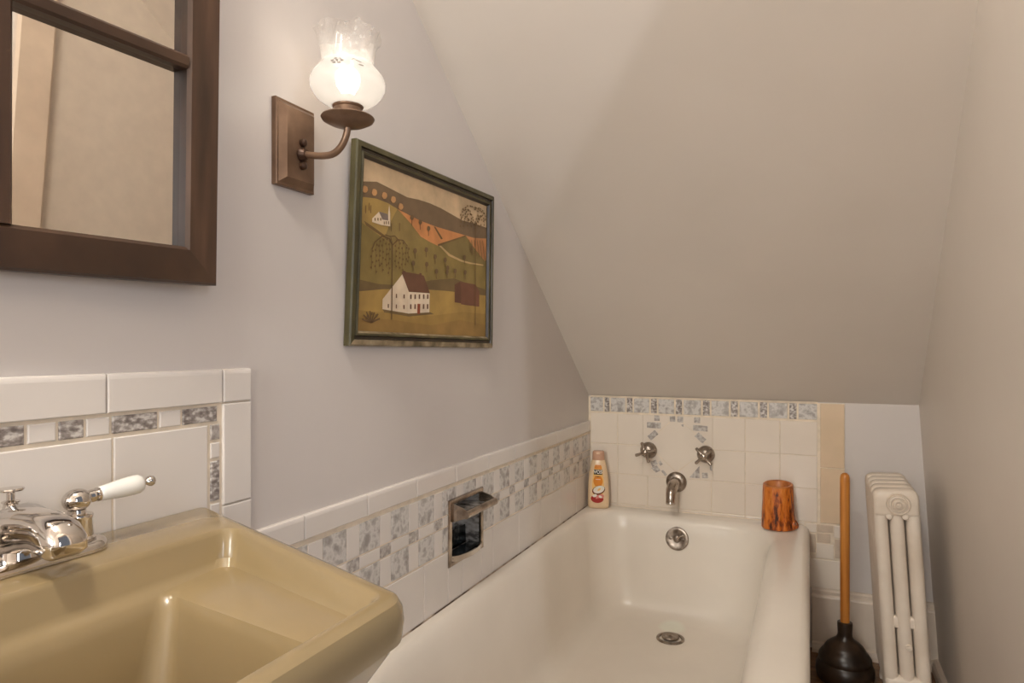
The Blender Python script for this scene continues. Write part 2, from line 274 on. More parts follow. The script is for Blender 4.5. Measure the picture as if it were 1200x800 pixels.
LINES= [('trunk', 0.006, [(0.198, 0.543), (0.202, 0.351), (0.206, 0.19), (0.207, 0.081)]), ('trunk', 0.005, [(0.875, 0.852), (0.879, 0.563), (0.888, 0.086)]), ('trunk', 0.005, [(0.199, 0.535), (0.176, 0.57), (0.131, 0.575), (0.088, 0.53), (0.072, 0.483)]), ('trunk', 0.005, [(0.199, 0.535), (0.232, 0.576), (0.27, 0.58), (0.3, 0.551)]), ('trunk', 0.004, [(0.199, 0.535), (0.185, 0.585), (0.149, 0.587)]), ('trunk', 0.004, [(0.185, 0.585), (0.213, 0.595), (0.245, 0.568)]), ('leaf', 0.004, [(0.073, 0.491), (0.072, 0.425), (0.075, 0.36)]), ('leaf', 0.004, [(0.097, 0.532), (0.096, 0.436), (0.099, 0.341)]), ('leaf', 0.004, [(0.117, 0.556), (0.117, 0.47), (0.119, 0.384)]), ('leaf', 0.004, [(0.137, 0.573), (0.136, 0.464), (0.139, 0.356)]), ('leaf', 0.004, [(0.16, 0.582), (0.159, 0.487), (0.162, 0.392)]), ('leaf', 0.004, [(0.18, 0.579), (0.179, 0.463), (0.182, 0.348)]), ('leaf', 0.004, [(0.222, 0.582), (0.221, 0.488), (0.224, 0.395)]), ('leaf', 0.004, [(0.245, 0.571), (0.244, 0.481), (0.247, 0.391)]), ('leaf', 0.004, [(0.268, 0.58), (0.267, 0.479), (0.27, 0.379)]), ('leaf', 0.004, [(0.292, 0.557), (0.291, 0.486), (0.294, 0.416)]), ('leaf', 0.004, [(0.308, 0.549), (0.307, 0.496), (0.309, 0.444)]), ('leaf', 0.003, [(0.876, 0.826), (0.808, 0.921)]), ('leaf', 0.003, [(0.876, 0.826), (0.768, 0.861)]), ('leaf', 0.003, [(0.876, 0.826), (0.906, 0.947)]), ('leaf', 0.003, [(0.876, 0.826), (0.95, 0.923)]), ('leaf', 0.003, [(0.808, 0.921), (0.746, 0.899)]), ('leaf', 0.003, [(0.808, 0.921), (0.729, 0.84)]), ('leaf', 0.003, [(0.906, 0.947), (0.974, 0.93)]), ('leaf', 0.003, [(0.906, 0.947), (0.863, 0.954)]), ('leaf', 0.003, [(0.729, 0.821), (0.734, 0.876)]), ('leaf', 0.003, [(0.734, 0.876), (0.759, 0.918)]), ('leaf', 0.003, [(0.759, 0.918), (0.807, 0.949)]), ('leaf', 0.003, [(0.807, 0.949), (0.852, 0.95)]), ('leaf', 0.003, [(0.858, 0.932), (0.891, 0.958)]), ('leaf', 0.003, [(0.891, 0.958), (0.938, 0.956)]), ('leaf', 0.003, [(0.938, 0.956), (0.974, 0.926)]), ('leaf', 0.003, [(0.974, 0.926), (0.986, 0.883)]), ('leaf', 0.003, [(0.761, 0.807), (0.776, 0.857)]), ('leaf', 0.003, [(0.776, 0.857), (0.808, 0.89)]), ('leaf', 0.003, [(0.808, 0.89), (0.847, 0.889)]), ('leaf', 0.003, [(0.892, 0.867), (0.915, 0.905)]), ('leaf', 0.003, [(0.915, 0.905), (0.95, 0.903)]), ('leaf', 0.003, [(0.95, 0.903), (0.968, 0.863)]), ('leaf', 0.003, [(0.729, 0.83), (0.73, 0.764)]), ('leaf', 0.003, [(0.76, 0.844), (0.761, 0.772)]), ('leaf', 0.003, [(0.798, 0.86), (0.799, 0.782)]), ('leaf', 0.003, [(0.83, 0.874), (0.831, 0.79)]), ('leaf', 0.003, [(0.906, 0.895), (0.907, 0.81)]), ('leaf', 0.003, [(0.935, 0.899), (0.936, 0.818)]), ('leaf', 0.003, [(0.968, 0.904), (0.969, 0.827)]), ('trunk', 0.007, [(0.082, 0.056), (0.035, 0.096)]), ('trunk', 0.007, [(0.082, 0.056), (0.051, 0.115)]), ('trunk', 0.007, [(0.082, 0.056), (0.072, 0.123)]), ('trunk', 0.007, [(0.082, 0.056), (0.098, 0.116)]), ('trunk', 0.007, [(0.082, 0.056), (0.122, 0.109)]), ('trunk', 0.007, [(0.082, 0.056), (0.133, 0.082)]), ('trunk', 0.007, [(0.082, 0.056), (0.028, 0.071)]), ('leaf', 0.006, [(0.053, 0.084), (0.066, 0.097)]), ('leaf', 0.006, [(0.076, 0.1), (0.09, 0.114)]), ('leaf', 0.006, [(0.106, 0.091), (0.12, 0.105)]), ('trunk', 0.004, [(0.047, 0.749), (0.047, 0.704)]), ('trunk', 0.004, [(0.057, 0.737), (0.058, 0.691)]), ('trunk', 0.004, [(0.244, 0.682), (0.244, 0.633)]), ('trunk', 0.004, [(0.188, 0.666), (0.188, 0.618)]), ('trunk', 0.004, [(0.027, 0.728), (0.028, 0.682)]), ('furrow', 0.005, [(0.81, 0.703), (0.833, 0.614)]), ('furrow', 0.005, [(0.838, 0.707), (0.861, 0.608)]), ('furrow', 0.005, [(0.866, 0.712), (0.89, 0.602)]), ('furrow', 0.005, [(0.894, 0.717), (0.919, 0.595)]), ('furrow', 0.005, [(0.923, 0.722), (0.948, 0.589)]), ('furrow', 0.005, [(0.952, 0.726), (0.978, 0.583)])]

# ------------------------------------------------------------------ the setting
def struct(mb, name, smooth=0): return mb.build(name, None, smooth, kind='structure')
DISH = (1.262, 1.416, .468, .604)          # hole in the left wall for the soap dish recess (y0, y1, z0, z1)
DOOR = (-.30, .745, 1.80)                   # doorway in the right wall
b = MB(); 
ys = [YR, 0.223, DISH[0], DISH[1], YB]
for y0, y1 in zip(ys, ys[1:]):
    if y0 == DISH[0]:
        b.poly([(XL, y0, 0), (XL, y1, 0), (XL, y1, DISH[2]), (XL, y0, DISH[2])], 'wall')
        b.poly([(XL, y0, DISH[3]), (XL, y1, DISH[3]), (XL, y1, z_ceiling(y1)), (XL, y0, z_ceiling(y0))], 'wall')
    else:
        b.poly([(XL, y0, 0), (XL, y1, 0), (XL, y1, z_ceiling(y1)), (XL, y0, z_ceiling(y0))], 'wall')
b.loft([[(XL, DISH[0], DISH[2]), (XL, DISH[1], DISH[2]), (XL, DISH[1], DISH[3]), (XL, DISH[0], DISH[3])],
        [(XL-.06, DISH[0], DISH[2]), (XL-.06, DISH[1], DISH[2]), (XL-.06, DISH[1], DISH[3]), (XL-.06, DISH[0], DISH[3])]], 'wall', False, True)
struct(b, 'wall_left')
b = MB(); b.poly([(XL, YB, 0), (x_right(0), YB, 0), (x_right(ZK), YB, ZK), (XL, YB, ZK)], 'wall'); struct(b, 'wall_back')
FILL_WIN = (-.62, .02, .95, 2.02)                 # added rear window, unseen behind the viewer, to light the alcove
b = MB()
b.poly([(XL, YR, 0), (x_right(0), YR, 0), (x_right(FILL_WIN[2]), YR, FILL_WIN[2]), (XL, YR, FILL_WIN[2])], 'wall')
b.poly([(XL, YR, FILL_WIN[3]), (x_right(FILL_WIN[3]), YR, FILL_WIN[3]), (x_right(ZTOP), YR, ZTOP), (XL, YR, ZTOP)], 'wall')
b.poly([(XL, YR, FILL_WIN[2]), (FILL_WIN[0], YR, FILL_WIN[2]), (FILL_WIN[0], YR, FILL_WIN[3]), (XL, YR, FILL_WIN[3])], 'wall')
b.poly([(FILL_WIN[1], YR, FILL_WIN[2]), (x_right(FILL_WIN[2]), YR, FILL_WIN[2]), (x_right(FILL_WIN[3]), YR, FILL_WIN[3]), (FILL_WIN[1], YR, FILL_WIN[3])], 'wall')
struct(b, 'wall_rear')
b = MB(); wy = YR-.03
def wb(x0, x1, z0, z1, y0=wy-.02, y1=wy+.02): b.box(x0, x1, y0, y1, z0, z1, 'trim')
b.loft([[(FILL_WIN[0], y, FILL_WIN[2]), (FILL_WIN[1], y, FILL_WIN[2]), (FILL_WIN[1], y, FILL_WIN[3]), (FILL_WIN[0], y, FILL_WIN[3])] for y in (YR, YR-.08)], 'trim')
for x0, x1 in ((FILL_WIN[0], FILL_WIN[0]+.045), (FILL_WIN[1]-.045, FILL_WIN[1])): wb(x0, x1, FILL_WIN[2], FILL_WIN[3])
zm = (FILL_WIN[2]+FILL_WIN[3])/2
for z0, z1 in ((FILL_WIN[2], FILL_WIN[2]+.055), (zm-.02, zm+.02), (FILL_WIN[3]-.045, FILL_WIN[3])): wb(FILL_WIN[0]+.045, FILL_WIN[1]-.045, z0, z1)
for x0, x1, z0, z1 in ((FILL_WIN[0]-.07, FILL_WIN[0], FILL_WIN[2]-.02, FILL_WIN[3]+.07), (FILL_WIN[1], FILL_WIN[1]+.07, FILL_WIN[2]-.02, FILL_WIN[3]+.07), (FILL_WIN[0], FILL_WIN[1], FILL_WIN[3], FILL_WIN[3]+.07), (FILL_WIN[0]-.09, FILL_WIN[1]+.09, FILL_WIN[2]-.035, FILL_WIN[2]-.0)): wb(x0, x1, z0, z1, YR, YR+.018)
struct(b, 'added_window_1')  # invented window frame around the rear fill light
b = MB()
def rw(y, z): return (x_right(z), y, z)
b.poly([rw(YR, 0), rw(DOOR[0], 0), rw(DOOR[0], ZTOP), rw(YR, ZTOP)], 'wallr')
b.poly([rw(DOOR[0], DOOR[2]), rw(DOOR[1], DOOR[2]), rw(DOOR[1], z_ceiling(DOOR[1])), rw(.223, ZTOP), rw(DOOR[0], ZTOP)], 'wallr')
b.poly([rw(DOOR[1], 0), rw(YB, 0), rw(YB, ZK), rw(DOOR[1], z_ceiling(DOOR[1]))], 'wallr')
def rj(y, z, e): return (x_right(z)+e, y, z)
for (ya, za), (yb_, zb) in (((DOOR[0], 0), (DOOR[0], DOOR[2])), ((DOOR[0], DOOR[2]), (DOOR[1], DOOR[2])), ((DOOR[1], DOOR[2]), (DOOR[1], 0))):
    b.poly([rj(ya, za, 0), rj(yb_, zb, 0), rj(yb_, zb, .12), rj(ya, za, .12)], 'wallr')
struct(b, 'wall_right')
b = MB(); b.poly([(XL, YR, 0), (x_right(0)+.12, YR, 0), (x_right(0)+.12, YB, 0), (XL, YB, 0)], 'floor'); struct(b, 'floor')
b = MB(); yt = YB-(ZTOP-ZK)/SLOPE
b.poly([(XL, YB, ZK), (x_right(ZK), YB, ZK), (x_right(ZTOP), yt, ZTOP), (XL, yt, ZTOP)], 'ceil')
b.poly([(XL, yt, ZTOP), (x_right(ZTOP), yt, ZTOP), (x_right(ZTOP), YR, ZTOP), (XL, YR, ZTOP)], 'ceil'); struct(b, 'ceiling')
# door casing on the room side of the doorway
b = MB()
def casing(y0, y1, z0, z1):
    b.loft([[rj(y0, z0, 0), rj(y1, z0, 0), rj(y1, z1, 0), rj(y0, z1, 0)], [rj(y0, z0, -.012), rj(y1, z0, -.012), rj(y1, z1, -.012), rj(y0, z1, -.012)],
            [rj(y0+.006, z0, -.018), rj(y1-.006, z0, -.018), rj(y1-.006, z1, -.018), rj(y0+.006, z1, -.018)]], 'trim', False, True)
casing(DOOR[1], DOOR[1]+.075, 0, DOOR[2]+.07); casing(DOOR[0]-.075, DOOR[0], 0, DOOR[2]+.07); casing(DOOR[0], DOOR[1], DOOR[2], DOOR[2]+.07)
struct(b, 'trim_4')
# baseboards with a cap bead and a shoe mould
def base_profile(): return [(0, .192), (.008, .192), (.013, .186), (.013, .176), (.017, .172), (.019, .166), (.019, .03), (.03, .026), (.033, .012), (.033, 0)]
b = MB(); pr = base_profile()
b.loft([[(.008, YB-d, z), (x_right(z), YB-d, z)] for d, z in pr], 'trim', closed=False)
b.poly([(.008, YB-d, z) for d, z in pr]+[(.008, YB, 0)], 'trim')
struct(b, 'baseboard_back')
pr = [(0, .034), (.006, .034), (.013, .030), (.018, .022), (.020, .010), (.020, 0)]
b = MB(); b.loft([[(x_right(z)-d, DOOR[1]+.075, z), (x_right(z)-d, YB-.02, z)] for d, z in pr], 'trim', closed=False)
b.poly([(x_right(z)-d, DOOR[1]+.075, z) for d, z in pr]+[(x_right(0), DOOR[1]+.075, 0)], 'trim')
struct(b, 'baseboard_right')

# ------------------------------------------------------------------ tiling
def PL(u, v, h): return (XL+h, u, v)
def PB(u, v, h): return (u, YB-h, v)
def tile(mb, P, u0, u1, v0, v1, m, t=.008, c=.0014, g=.0009, top=0):
    """one glazed tile with chamfered edges; top > 0 rounds the upper edge over (bullnose)"""
    u0 += g; u1 -= g; v0 += g; v1 -= g
    if u1-u0 < .004 or v1-v0 < .004: return
    R = lambda i, h, tt: [P(u0+i, v0+i, h), P(u1-i, v0+i, h), P(u1-i, v1-tt, h), P(u0+i, v1-tt, h)]
    if top:
        L = [R(0, 0, 0), R(0, t-c-.003, 0), R(0, t-c, .0012), R(c*.4, t-c*.4, .0035), R(c, t, .0065)]
    else: L = [R(0, 0, 0), R(0, t-c, 0), R(c*.35, t-c*.35, c*.35), R(c, t, c)]
    mb.loft(L, m, False, True)
def tiles(mb, P, u0, u1, v0, v1, m, holes=(), **k):
    for r in subtract((u0, u1, v0, v1), holes): tile(mb, P, *r, m, **k)
hole = [(DISH[0]-.004, DISH[1]+.004, DISH[2]-.004, DISH[3]+.004)]
# left wainscot beside the tub
b = MB(); Y0w, Y1w = .70, YB-.009
for r in subtract((Y0w, Y1w, .36, .679), hole):
    b.loft([[PL(r[0], r[2], 0), PL(r[1], r[2], 0), PL(r[1], r[3], 0), PL(r[0], r[3], 0)], [PL(r[0], r[2], .0062), PL(r[1], r[2], .0062), PL(r[1], r[3], .0062), PL(r[0], r[3], .0062)]], 'grout', True, True)
p6 = .1608; j0 = .8085
k = -1
while j0+k*p6 < Y1w:
    a, e = max(Y0w, j0+k*p6), min(Y1w, j0+(k+1)*p6)
    tile(b, PL, a, e, .642, .681, 'tile', top=1, t=.0095)
    for r in subtract((max(Y0w, a+.03), min(Y1w, e+.03), .36, .4985), hole): tile(b, PL, *r, 'tile')
    k += 1
q = .0957; s0 = .9480
k = -3
while s0+k*q < Y1w:
    a = s0+k*q; m0, m1 = a+.0605, a+q
    for (u0, u1, v0, v1, mt) in ((a, m0, .5785, .6345, 'marble'), (a, m0, .5005, .5535, 'marble'), (m0, m1, .5545, .5775, 'chip'), (m0, m1, .5785, .6345, 'tile'), (m0, m1, .5005, .5535, 'tile'), (a, m0, .5545, .5775, 'tile'), (a, m1, .6355, .641, 'tile')):
        u0, u1 = max(u0, Y0w), min(u1, Y1w)
        if u1-u0 > .006: tiles(b, PL, u0, u1, v0, v1, mt, hole, t=.0078, c=.001)
    k += 1
struct(b, 'trim_1')
# back wall panel behind the taps
b = MB(); X0, X1, XB, XE = XL+.0095, .0245, .031, .1005
b.box(X0-.009, XE, YB-.0062, YB, .19, .7665, 'grout')
b.box(X0, X1, YB-.0088, YB-.006, .7665, .7705, 'grout')
qs = [-.7125, -.6385, -.5561, -.4714, -.3869, -.2963, -.2080, -.1183, -.0316]
for i, a in enumerate(qs):
    nx = qs[i+1] if i+1 < len(qs) else X1
    tile(b, PB, a, a+(nx-a)*.655 if i < 8 else X1, .713, .765, 'marble', g=.0016)
    if i < 8: tile(b, PB, a+(nx-a)*.70, a+(nx-a)*.965, .713, .765, 'granite', g=.0012)
# field tiles, with the irregular mosaic patch kept free
patch = (-.522, -.292, .500, .7085)
xs = [X0, -.6125, -.507, -.401, -.295, -.189, -.0845, X1]
zs = [.36, .3945, .4987, .6016, .7085]
for u0, u1 in zip(xs, xs[1:]):
    for v0, v1 in zip(zs, zs[1:]):
        for r in subtract((u0, min(u1, -.012) if v0 < .37 else u1, v0, v1), [patch]): tile(b, PB, *r, 'tileb')
for v0, v1 in ((.567, .7665), (.3945, .567)): tile(b, PB, XB, XE, v0, v1, 'beige', t=.0095, g=.0015)
for (u0, u1, v0, v1, mt) in ((-.01, .022, .362, .391, 'tileb'), (.022, .07, .366, .391, 'beige2'), (.07, XE, .352, .391, 'tileb'), (.022, .062, .333, .364, 'beige2'), (-.01, .02, .30, .36, 'beige2'),
                            (.02, .07, .284, .331, 'tileb'), (.072, XE, .29, .35, 'beige2'), (.0, XE, .192, .282, 'tileb')):
    tile(b, PB, u0, u1, v0, v1, mt)
# patch: cream ground with the cut grey chips round the taps
def chip(pts, m, t=.0092):
    a = [PB(u, v, 0) for u, v in pts]; c = [PB(u, v, t) for u, v in pts]; b.loft([a, c], m, False, True)
def ground(pts): chip(pts, 'tileb', .0081)
cx, cz = -.408, .605
ground([(patch[0], patch[2]), (-.409, patch[2]), (-.409, .518), (-.515, .608), (patch[0], .608)]); ground([(patch[0], .6105), (-.515, .6105), (-.41, .7075), (patch[0], .7075)])
ground([(-.406, patch[2]), (patch[1], patch[2]), (patch[1], .608), (-.302, .608), (-.406, .518)]); ground([(-.406, .7075), (-.302, .6105), (patch[1], .6105), (patch[1], .7075)])
ground([(-.408, .5205), (-.354, .566), (-.3045, .6095), (-.408, .7065), (-.512, .6095)])
def rect(u, v, w, h, a=0):
    ca, sa = math.cos(math.radians(a)), math.sin(math.radians(a))
    return [(u+x*ca-y*sa, v+x*sa+y*ca) for x, y in ((-w/2, -h/2), (w/2, -h/2), (w/2, h/2), (-w/2, h/2))]
for (u, v, w, h, a) in ((-.4745, .6985, .018, .018, 0), (-.485, .6737, .047, .0195, 0), (-.4885, .6395, .034, .019, 42), (-.422, .698, .018, .018, 4), (-.3965, .6975, .0185, .019, -3),
                        (-.341, .6975, .0195, .019, 0), (-.3305, .671, .047, .0185, -2), (-.330, .639, .034, .019, -42), (-.3155, .515, .0185, .018, 4)):
    chip(rect(u, v, w, h, a), 'chip')
for pts in ([(-.366, .5045), (-.333, .5045), (-.3335, .545)], [(-.394, .679), (-.3865, .6725), (-.386, .682)], [(-.497, .548), (-.478, .556), (-.472, .542), (-.49, .53)],
            [(-.495, .527), (-.475, .537), (-.462, .52), (-.478, .512)], [(-.470, .548), (-.463, .554), (-.455, .542), (-.463, .536)], [(-.461, .520), (-.453, .523), (-.440, .508), (-.447, .503)],
            [(-.300, .551), (-.2925, .5515), (-.2925, .531), (-.299, .534)]): chip(pts, 'chip')
struct(b, 'trim_2')
# splash-back over the sink
b = MB(); E1 = .700
b.box(XL, XL+.0062, .04, E1-.001, .60, .910, 'grout')
for a, e in ((.04, .171), (.171, .330), (.330, .4905), (.4905, .6505)): tile(b, PL, a, e, .866, .912, 'tile', top=1, t=.0105)
tile(b, PL, .6505, E1, .866, .912, 'tile', top=1, t=.0105)
tile(b, PL, .6505, E1, .730, .866, 'tile', t=.0105); tile(b, PL, .6505, E1, .62, .730, 'tile', t=.0105)
ed = [(.0400, .0900, 'tile'), (.0900, .1450, 'granite'), (.1450, .1950, 'tile'), (.1950, .2450, 'granite'), (.2450, .2950, 'tile'), (.2950, .3330, 'granite'),
      (.3330, .3600, 'tile'), (.3600, .4080, 'granite'), (.4085, .4385, 'tile'), (.4390, .4675, 'granite'), (.4680, .4965, 'tile'), (.4970, .5558, 'granite'), (.5565, .5885, 'tile'), (.5890, .6440, 'granite')]
for u0, u1, mt in ed: tile(b, PL, u0, u1, .842, .864, mt, g=.0012)
for u0, u1 in ((.04, .18), (.18, .34), (.34, .499), (.499, .629)): tile(b, PL, u0, u1, .70, .840, 'tile', g=.0012)
for v0, v1, mt in ((.818, .840, 'chip'), (.794, .816, 'tile'), (.738, .792, 'granite')): tile(b, PL, .6315, .648, v0, v1, mt, g=.001)
tile(b, PL, .6315, .648, .62, .736, 'tile', g=.001)
struct(b, 'trim_3')

# ------------------------------------------------------------------ bathtub
tub = thing('bathtub', 'cream enamel bathtub set between the tiled walls', 'bathtub', (-.36, 1.53, 0))
TX0, TX1, TY0, TY1, RZ = XL+.0085, .002, .77, YB-.0095, .385
def inn(l, f, r, k, rad, z): return rrect(TX0+l, TX1-r, TY0+f, TY1-k, rad, z)
out = lambda i, z, r=.012: rrect(TX0+(.0 if i > 0 else 0), TX1-i, TY0, TY1, r, z)
b = MB()
loops = [out(.0, .0), out(.0, .05), out(.012, .065), out(.014, .30), out(.008, .325), out(.0, .34), out(.0, .362, .02), out(.003, .375, .02), out(.010, .383, .02), out(.02, RZ, .02)]
loops += [inn(.020, .07, .068, .050, [.16, .16, .14, .12], RZ+.0005), inn(.026, .078, .082, .057, [.16, .16, .14, .12], RZ-.0025), inn(.033, .088, .096, .066, [.16, .16, .14, .115], RZ-.010),
          inn(.040, .098, .107, .073, [.16, .16, .135, .115], RZ-.026), inn(.046, .112, .116, .079, [.16, .16, .13, .11], .33), inn(.060, .16, .128, .098, [.16, .16, .13, .11], .20),
          inn(.072, .20, .142, .118, [.16, .16, .13, .11], .125), inn(.084, .225, .155, .130, [.15, .15, .12, .10], .096), inn(.104, .25, .176, .150, [.14, .14, .11, .09], .080), inn(.135, .28, .205, .178, [.12, .12, .09, .08], .073)]
loops.append(inn(.20, .36, .27, .26, [.08]*4, .070))
b.loft(loops, 'enamel', True, True)
b.build('tub_shell', tub, 60)
# overflow plate on the tap end, tipped with the tub wall
on = Vector((0, -1, .155)).normalized(); oc = Vector((-.392, YB-.0095-.0825, .318))
b = MB(); b.lathe([(.037, -.01), (.037, .002), (.035, .005), (.030, .0062), (.024, .0045), (.012, .004), (.0095, .0075), (.006, .009), (.001, .0092)], 'dullmetal', oc, on, 36)
ov = b.build('overflow_plate', tub, 30, label='worn chrome overflow plate')
b = MB(); u = Vector((1, 0, 0)); w = on.cross(u)
for s in (-1, 1): b.lathe([(.0048, 0), (.0048, .006), (.0038, .0072), (.001, .0075)], 'dullmetal', oc+u*.020*s, on, 16)
b.tube([oc+on*.009+u*.002, oc+on*.011+u*.012+w*.010, oc+on*.010+u*.021+w*.014], [.003, .0028, .002], 'chromew', 10)
b.build('trip_lever', ov, 40)
b = MB(); dc = (-.378, 2.008, .0722)
b.lathe([(.041, -.004), (.041, .0012), (.039, .0024), (.033, .0018), (.030, -.006), (.001, -.006)], 'dullmetal', dc, n=36)
dr = b.build('drain_flange', tub, 40, label='chrome drain flange')
b = MB(); b.lathe([(.025, .002), (.0255, .005), (.024, .0075), (.014, .0085), (.012, .0075), (.006, .0078), (.004, .0095), (.001, .0098)], 'dullmetal', dc, n=30); b.lathe([(.006, -.008), (.006, .003)], 'bronzed', dc, n=12)
b.build('stopper', dr, 40)
# caulk joint along the wall
b = MB()
b.tube([(TX0+.001, TY0+.02, RZ+.0005), (TX0+.001, 1.5, RZ+.0008), (TX0+.001, TY1-.01, RZ+.0005)], .0016, 'caulk', 8)
b.tube([(TX0+.01, TY1-.001, RZ+.0008), (-.3, TY1-.001, RZ+.0005), (TX1-.02, TY1-.001, RZ+.0005)], .0016, 'grout', 8)
b.build('caulk_bead', tub, 60, label='thin dark caulk line where tub meets tile')

# ------------------------------------------------------------------ tub taps
def tap(name, x, z, spin, label):
    t = thing(name, label, 'tap handle', (x, YB-.008, z), 'cross handle taps on the back wall')
    o = (x, YB-.008, z)
    b = MB(); b.lathe([(.0285, -.001), (.029, .004), (.0275, .010), (.0235, .017), (.0175, .023), (.0115, .027)], 'dullmetal', o, (0, -1, 0), 32, cap1=True)
    b.lathe([(.0085, .02), (.0085, .044)], 'chromew', o, (0, -1, 0), 18); b.build('escutcheon', t, 40)
    b = MB(); yh = YB-.008-.055
    b.lathe([(.0085, .041), (.0105, .047), (.0115, .055), (.0100, .061), (.006, .064), (.001, .0645)], 'chromew', o, (0, -1, 0), 20)
    for k in range(4):
        a = spin+k*PI/2; d = Vector((math.cos(a), 0, math.sin(a))); c = Vector((x, yh, z))
        b.tube([c+d*.006, c+d*.014, c+d*.026, c+d*.033, c+d*.036], [.0058, .0046, .0052, .0056, .0028], 'chromew', 10)
    b.build('cross_handle', t, 40)
tap('tub_tap', -.503, .587, .35, 'chrome cross-handle tub tap nearer the shampoo bottle')
tap('tub_tap', -.3125, .586, .75, 'chrome cross-handle tub tap nearer the bark log cup')
sp = thing('tub_spout', 'short chrome tub spout on the cream tiles above the overflow', 'tub spout', (-.412, YB-.008, .484))
b = MB(); o = (-.409, YB-.008, .486)
b.lathe([(.034, -.001), (.0345, .003), (.032, .008), (.026, .012), (.022, .0135)], 'dullmetal', o, (0, -1, 0), 36); b.build('wall_flange', sp, 40)
b = MB(); P = [Vector((-.409, YB-.012, .486)), Vector((-.4095, YB-.04, .4855)), Vector((-.410, YB-.068, .482)), Vector((-.411, YB-.088, .473)), Vector((-.411, YB-.098, .460)), Vector((-.411, YB-.101, .446)), Vector((-.411, YB-.1015, .434))]
b.tube(P, [.0195, .0185, .018, .0175, .016, .015, .0155], 'chromew', 20); b.build('spout_body', sp, 50)
b = MB(); b.lathe([(.0155, 0), (.0165, .002), (.0165, .006), (.0155, .008)], 'chrome', (-.411, YB-.1015, .430), n=20); b.build('aerator', sp, 40)

# ------------------------------------------------------------------ soap holder let into the wall
sd = thing('soap_holder', 'recessed chrome soap holder with a grab bar, let into the mosaic tile wall', 'soap holder', (XL, 1.339, .465))
y0, y1, z0, z1 = 1.257, 1.421, .463, .609; T = .0095
b = MB()
def fr(i, a, h):
    y = (y0+a, y1-a, y1-a, y0+a)[i]; z = (z0+a, z0+a, z1-a, z1-a)[i]; return (XL+h, y, z)
ring_sweep(b, fr, [(0, .004), (0, T), (.002, T+.003), (.009, T+.003), (.0115, T+.001), (.0115, T-.004)], 'chromew')
b.build('face_frame', sd, 35)
b = MB()
ring_sweep(b, fr, [(.0108, T), (.0112, -.035), (.018, -.046)], 'dark')
b.poly([fr(i, .018, -.046) for i in range(4)], 'dark'); b.build('recess', sd, 50, label='dark mirror-like recess')
b = MB(); n = 12       # curved dish lip at the bottom
lp = []
for k in range(n+1):
    t = k/n; y = y0+.012+(y1-y0-.024)*t; bul = math.sin(PI*t)**.6*.020
    lp.append([(XL+T-.03, y, z0+.012), (XL+T+bul, y, z0+.010), (XL+T+bul+.0015, y, z0+.022), (XL+T+bul-.0015, y, z0+.0225), (XL+T+bul-.003, y, z0+.014), (XL+T-.03, y, z0+.0155)])
b.loft(lp, 'chrome', True, True)
b.poly([(XL+T-.03, y0+.013, z0+.016), (XL+T+.004, y0+.013, z0+.0165), (XL+T+.004, y1-.013, z0+.0165), (XL+T-.03, y1-.013, z0+.016)], 'tray')
b.loft([[(XL-.034, y, z0+.012), (XL-.036, y, z0+.050), (XL-.030, y, z0+.056), (XL-.028, y, z0+.014)] for y in (y0+.014, y1-.014)], 'tray', True, True)
b.build('tray', sd, 40)
b = MB(); zb = z1-.030
ya, yc = y0+.010, y1-.010
for yy, s in ((ya, 1), (yc, -1)):
    prof = [(XL+T, zb+.022), (XL+T+.028, zb+.014), (XL+T+.040, zb+.006), (XL+T+.041, zb-.004), (XL+T+.034, zb-.008), (XL+T, zb-.020)]
    b.loft([[(x, yy, z) for x, z in prof], [(x, yy+s*.0035, z) for x, z in prof]], 'chromew', True, True)
b.tube([(XL+T+.036, ya-.001, zb), (XL+T+.036, yc+.001, zb)], .0085, 'chromew', 18)
lp = [[(XL+T-.036, y, zb-.004), (XL+T+.032, y, zb-.006), (XL+T+.032, y, zb-.003), (XL+T-.036, y, zb-.001)] for y in (ya+.003, yc-.003)]
b.loft(lp, 'dark', True, True)
b.build('grab_bar', sd, 40)

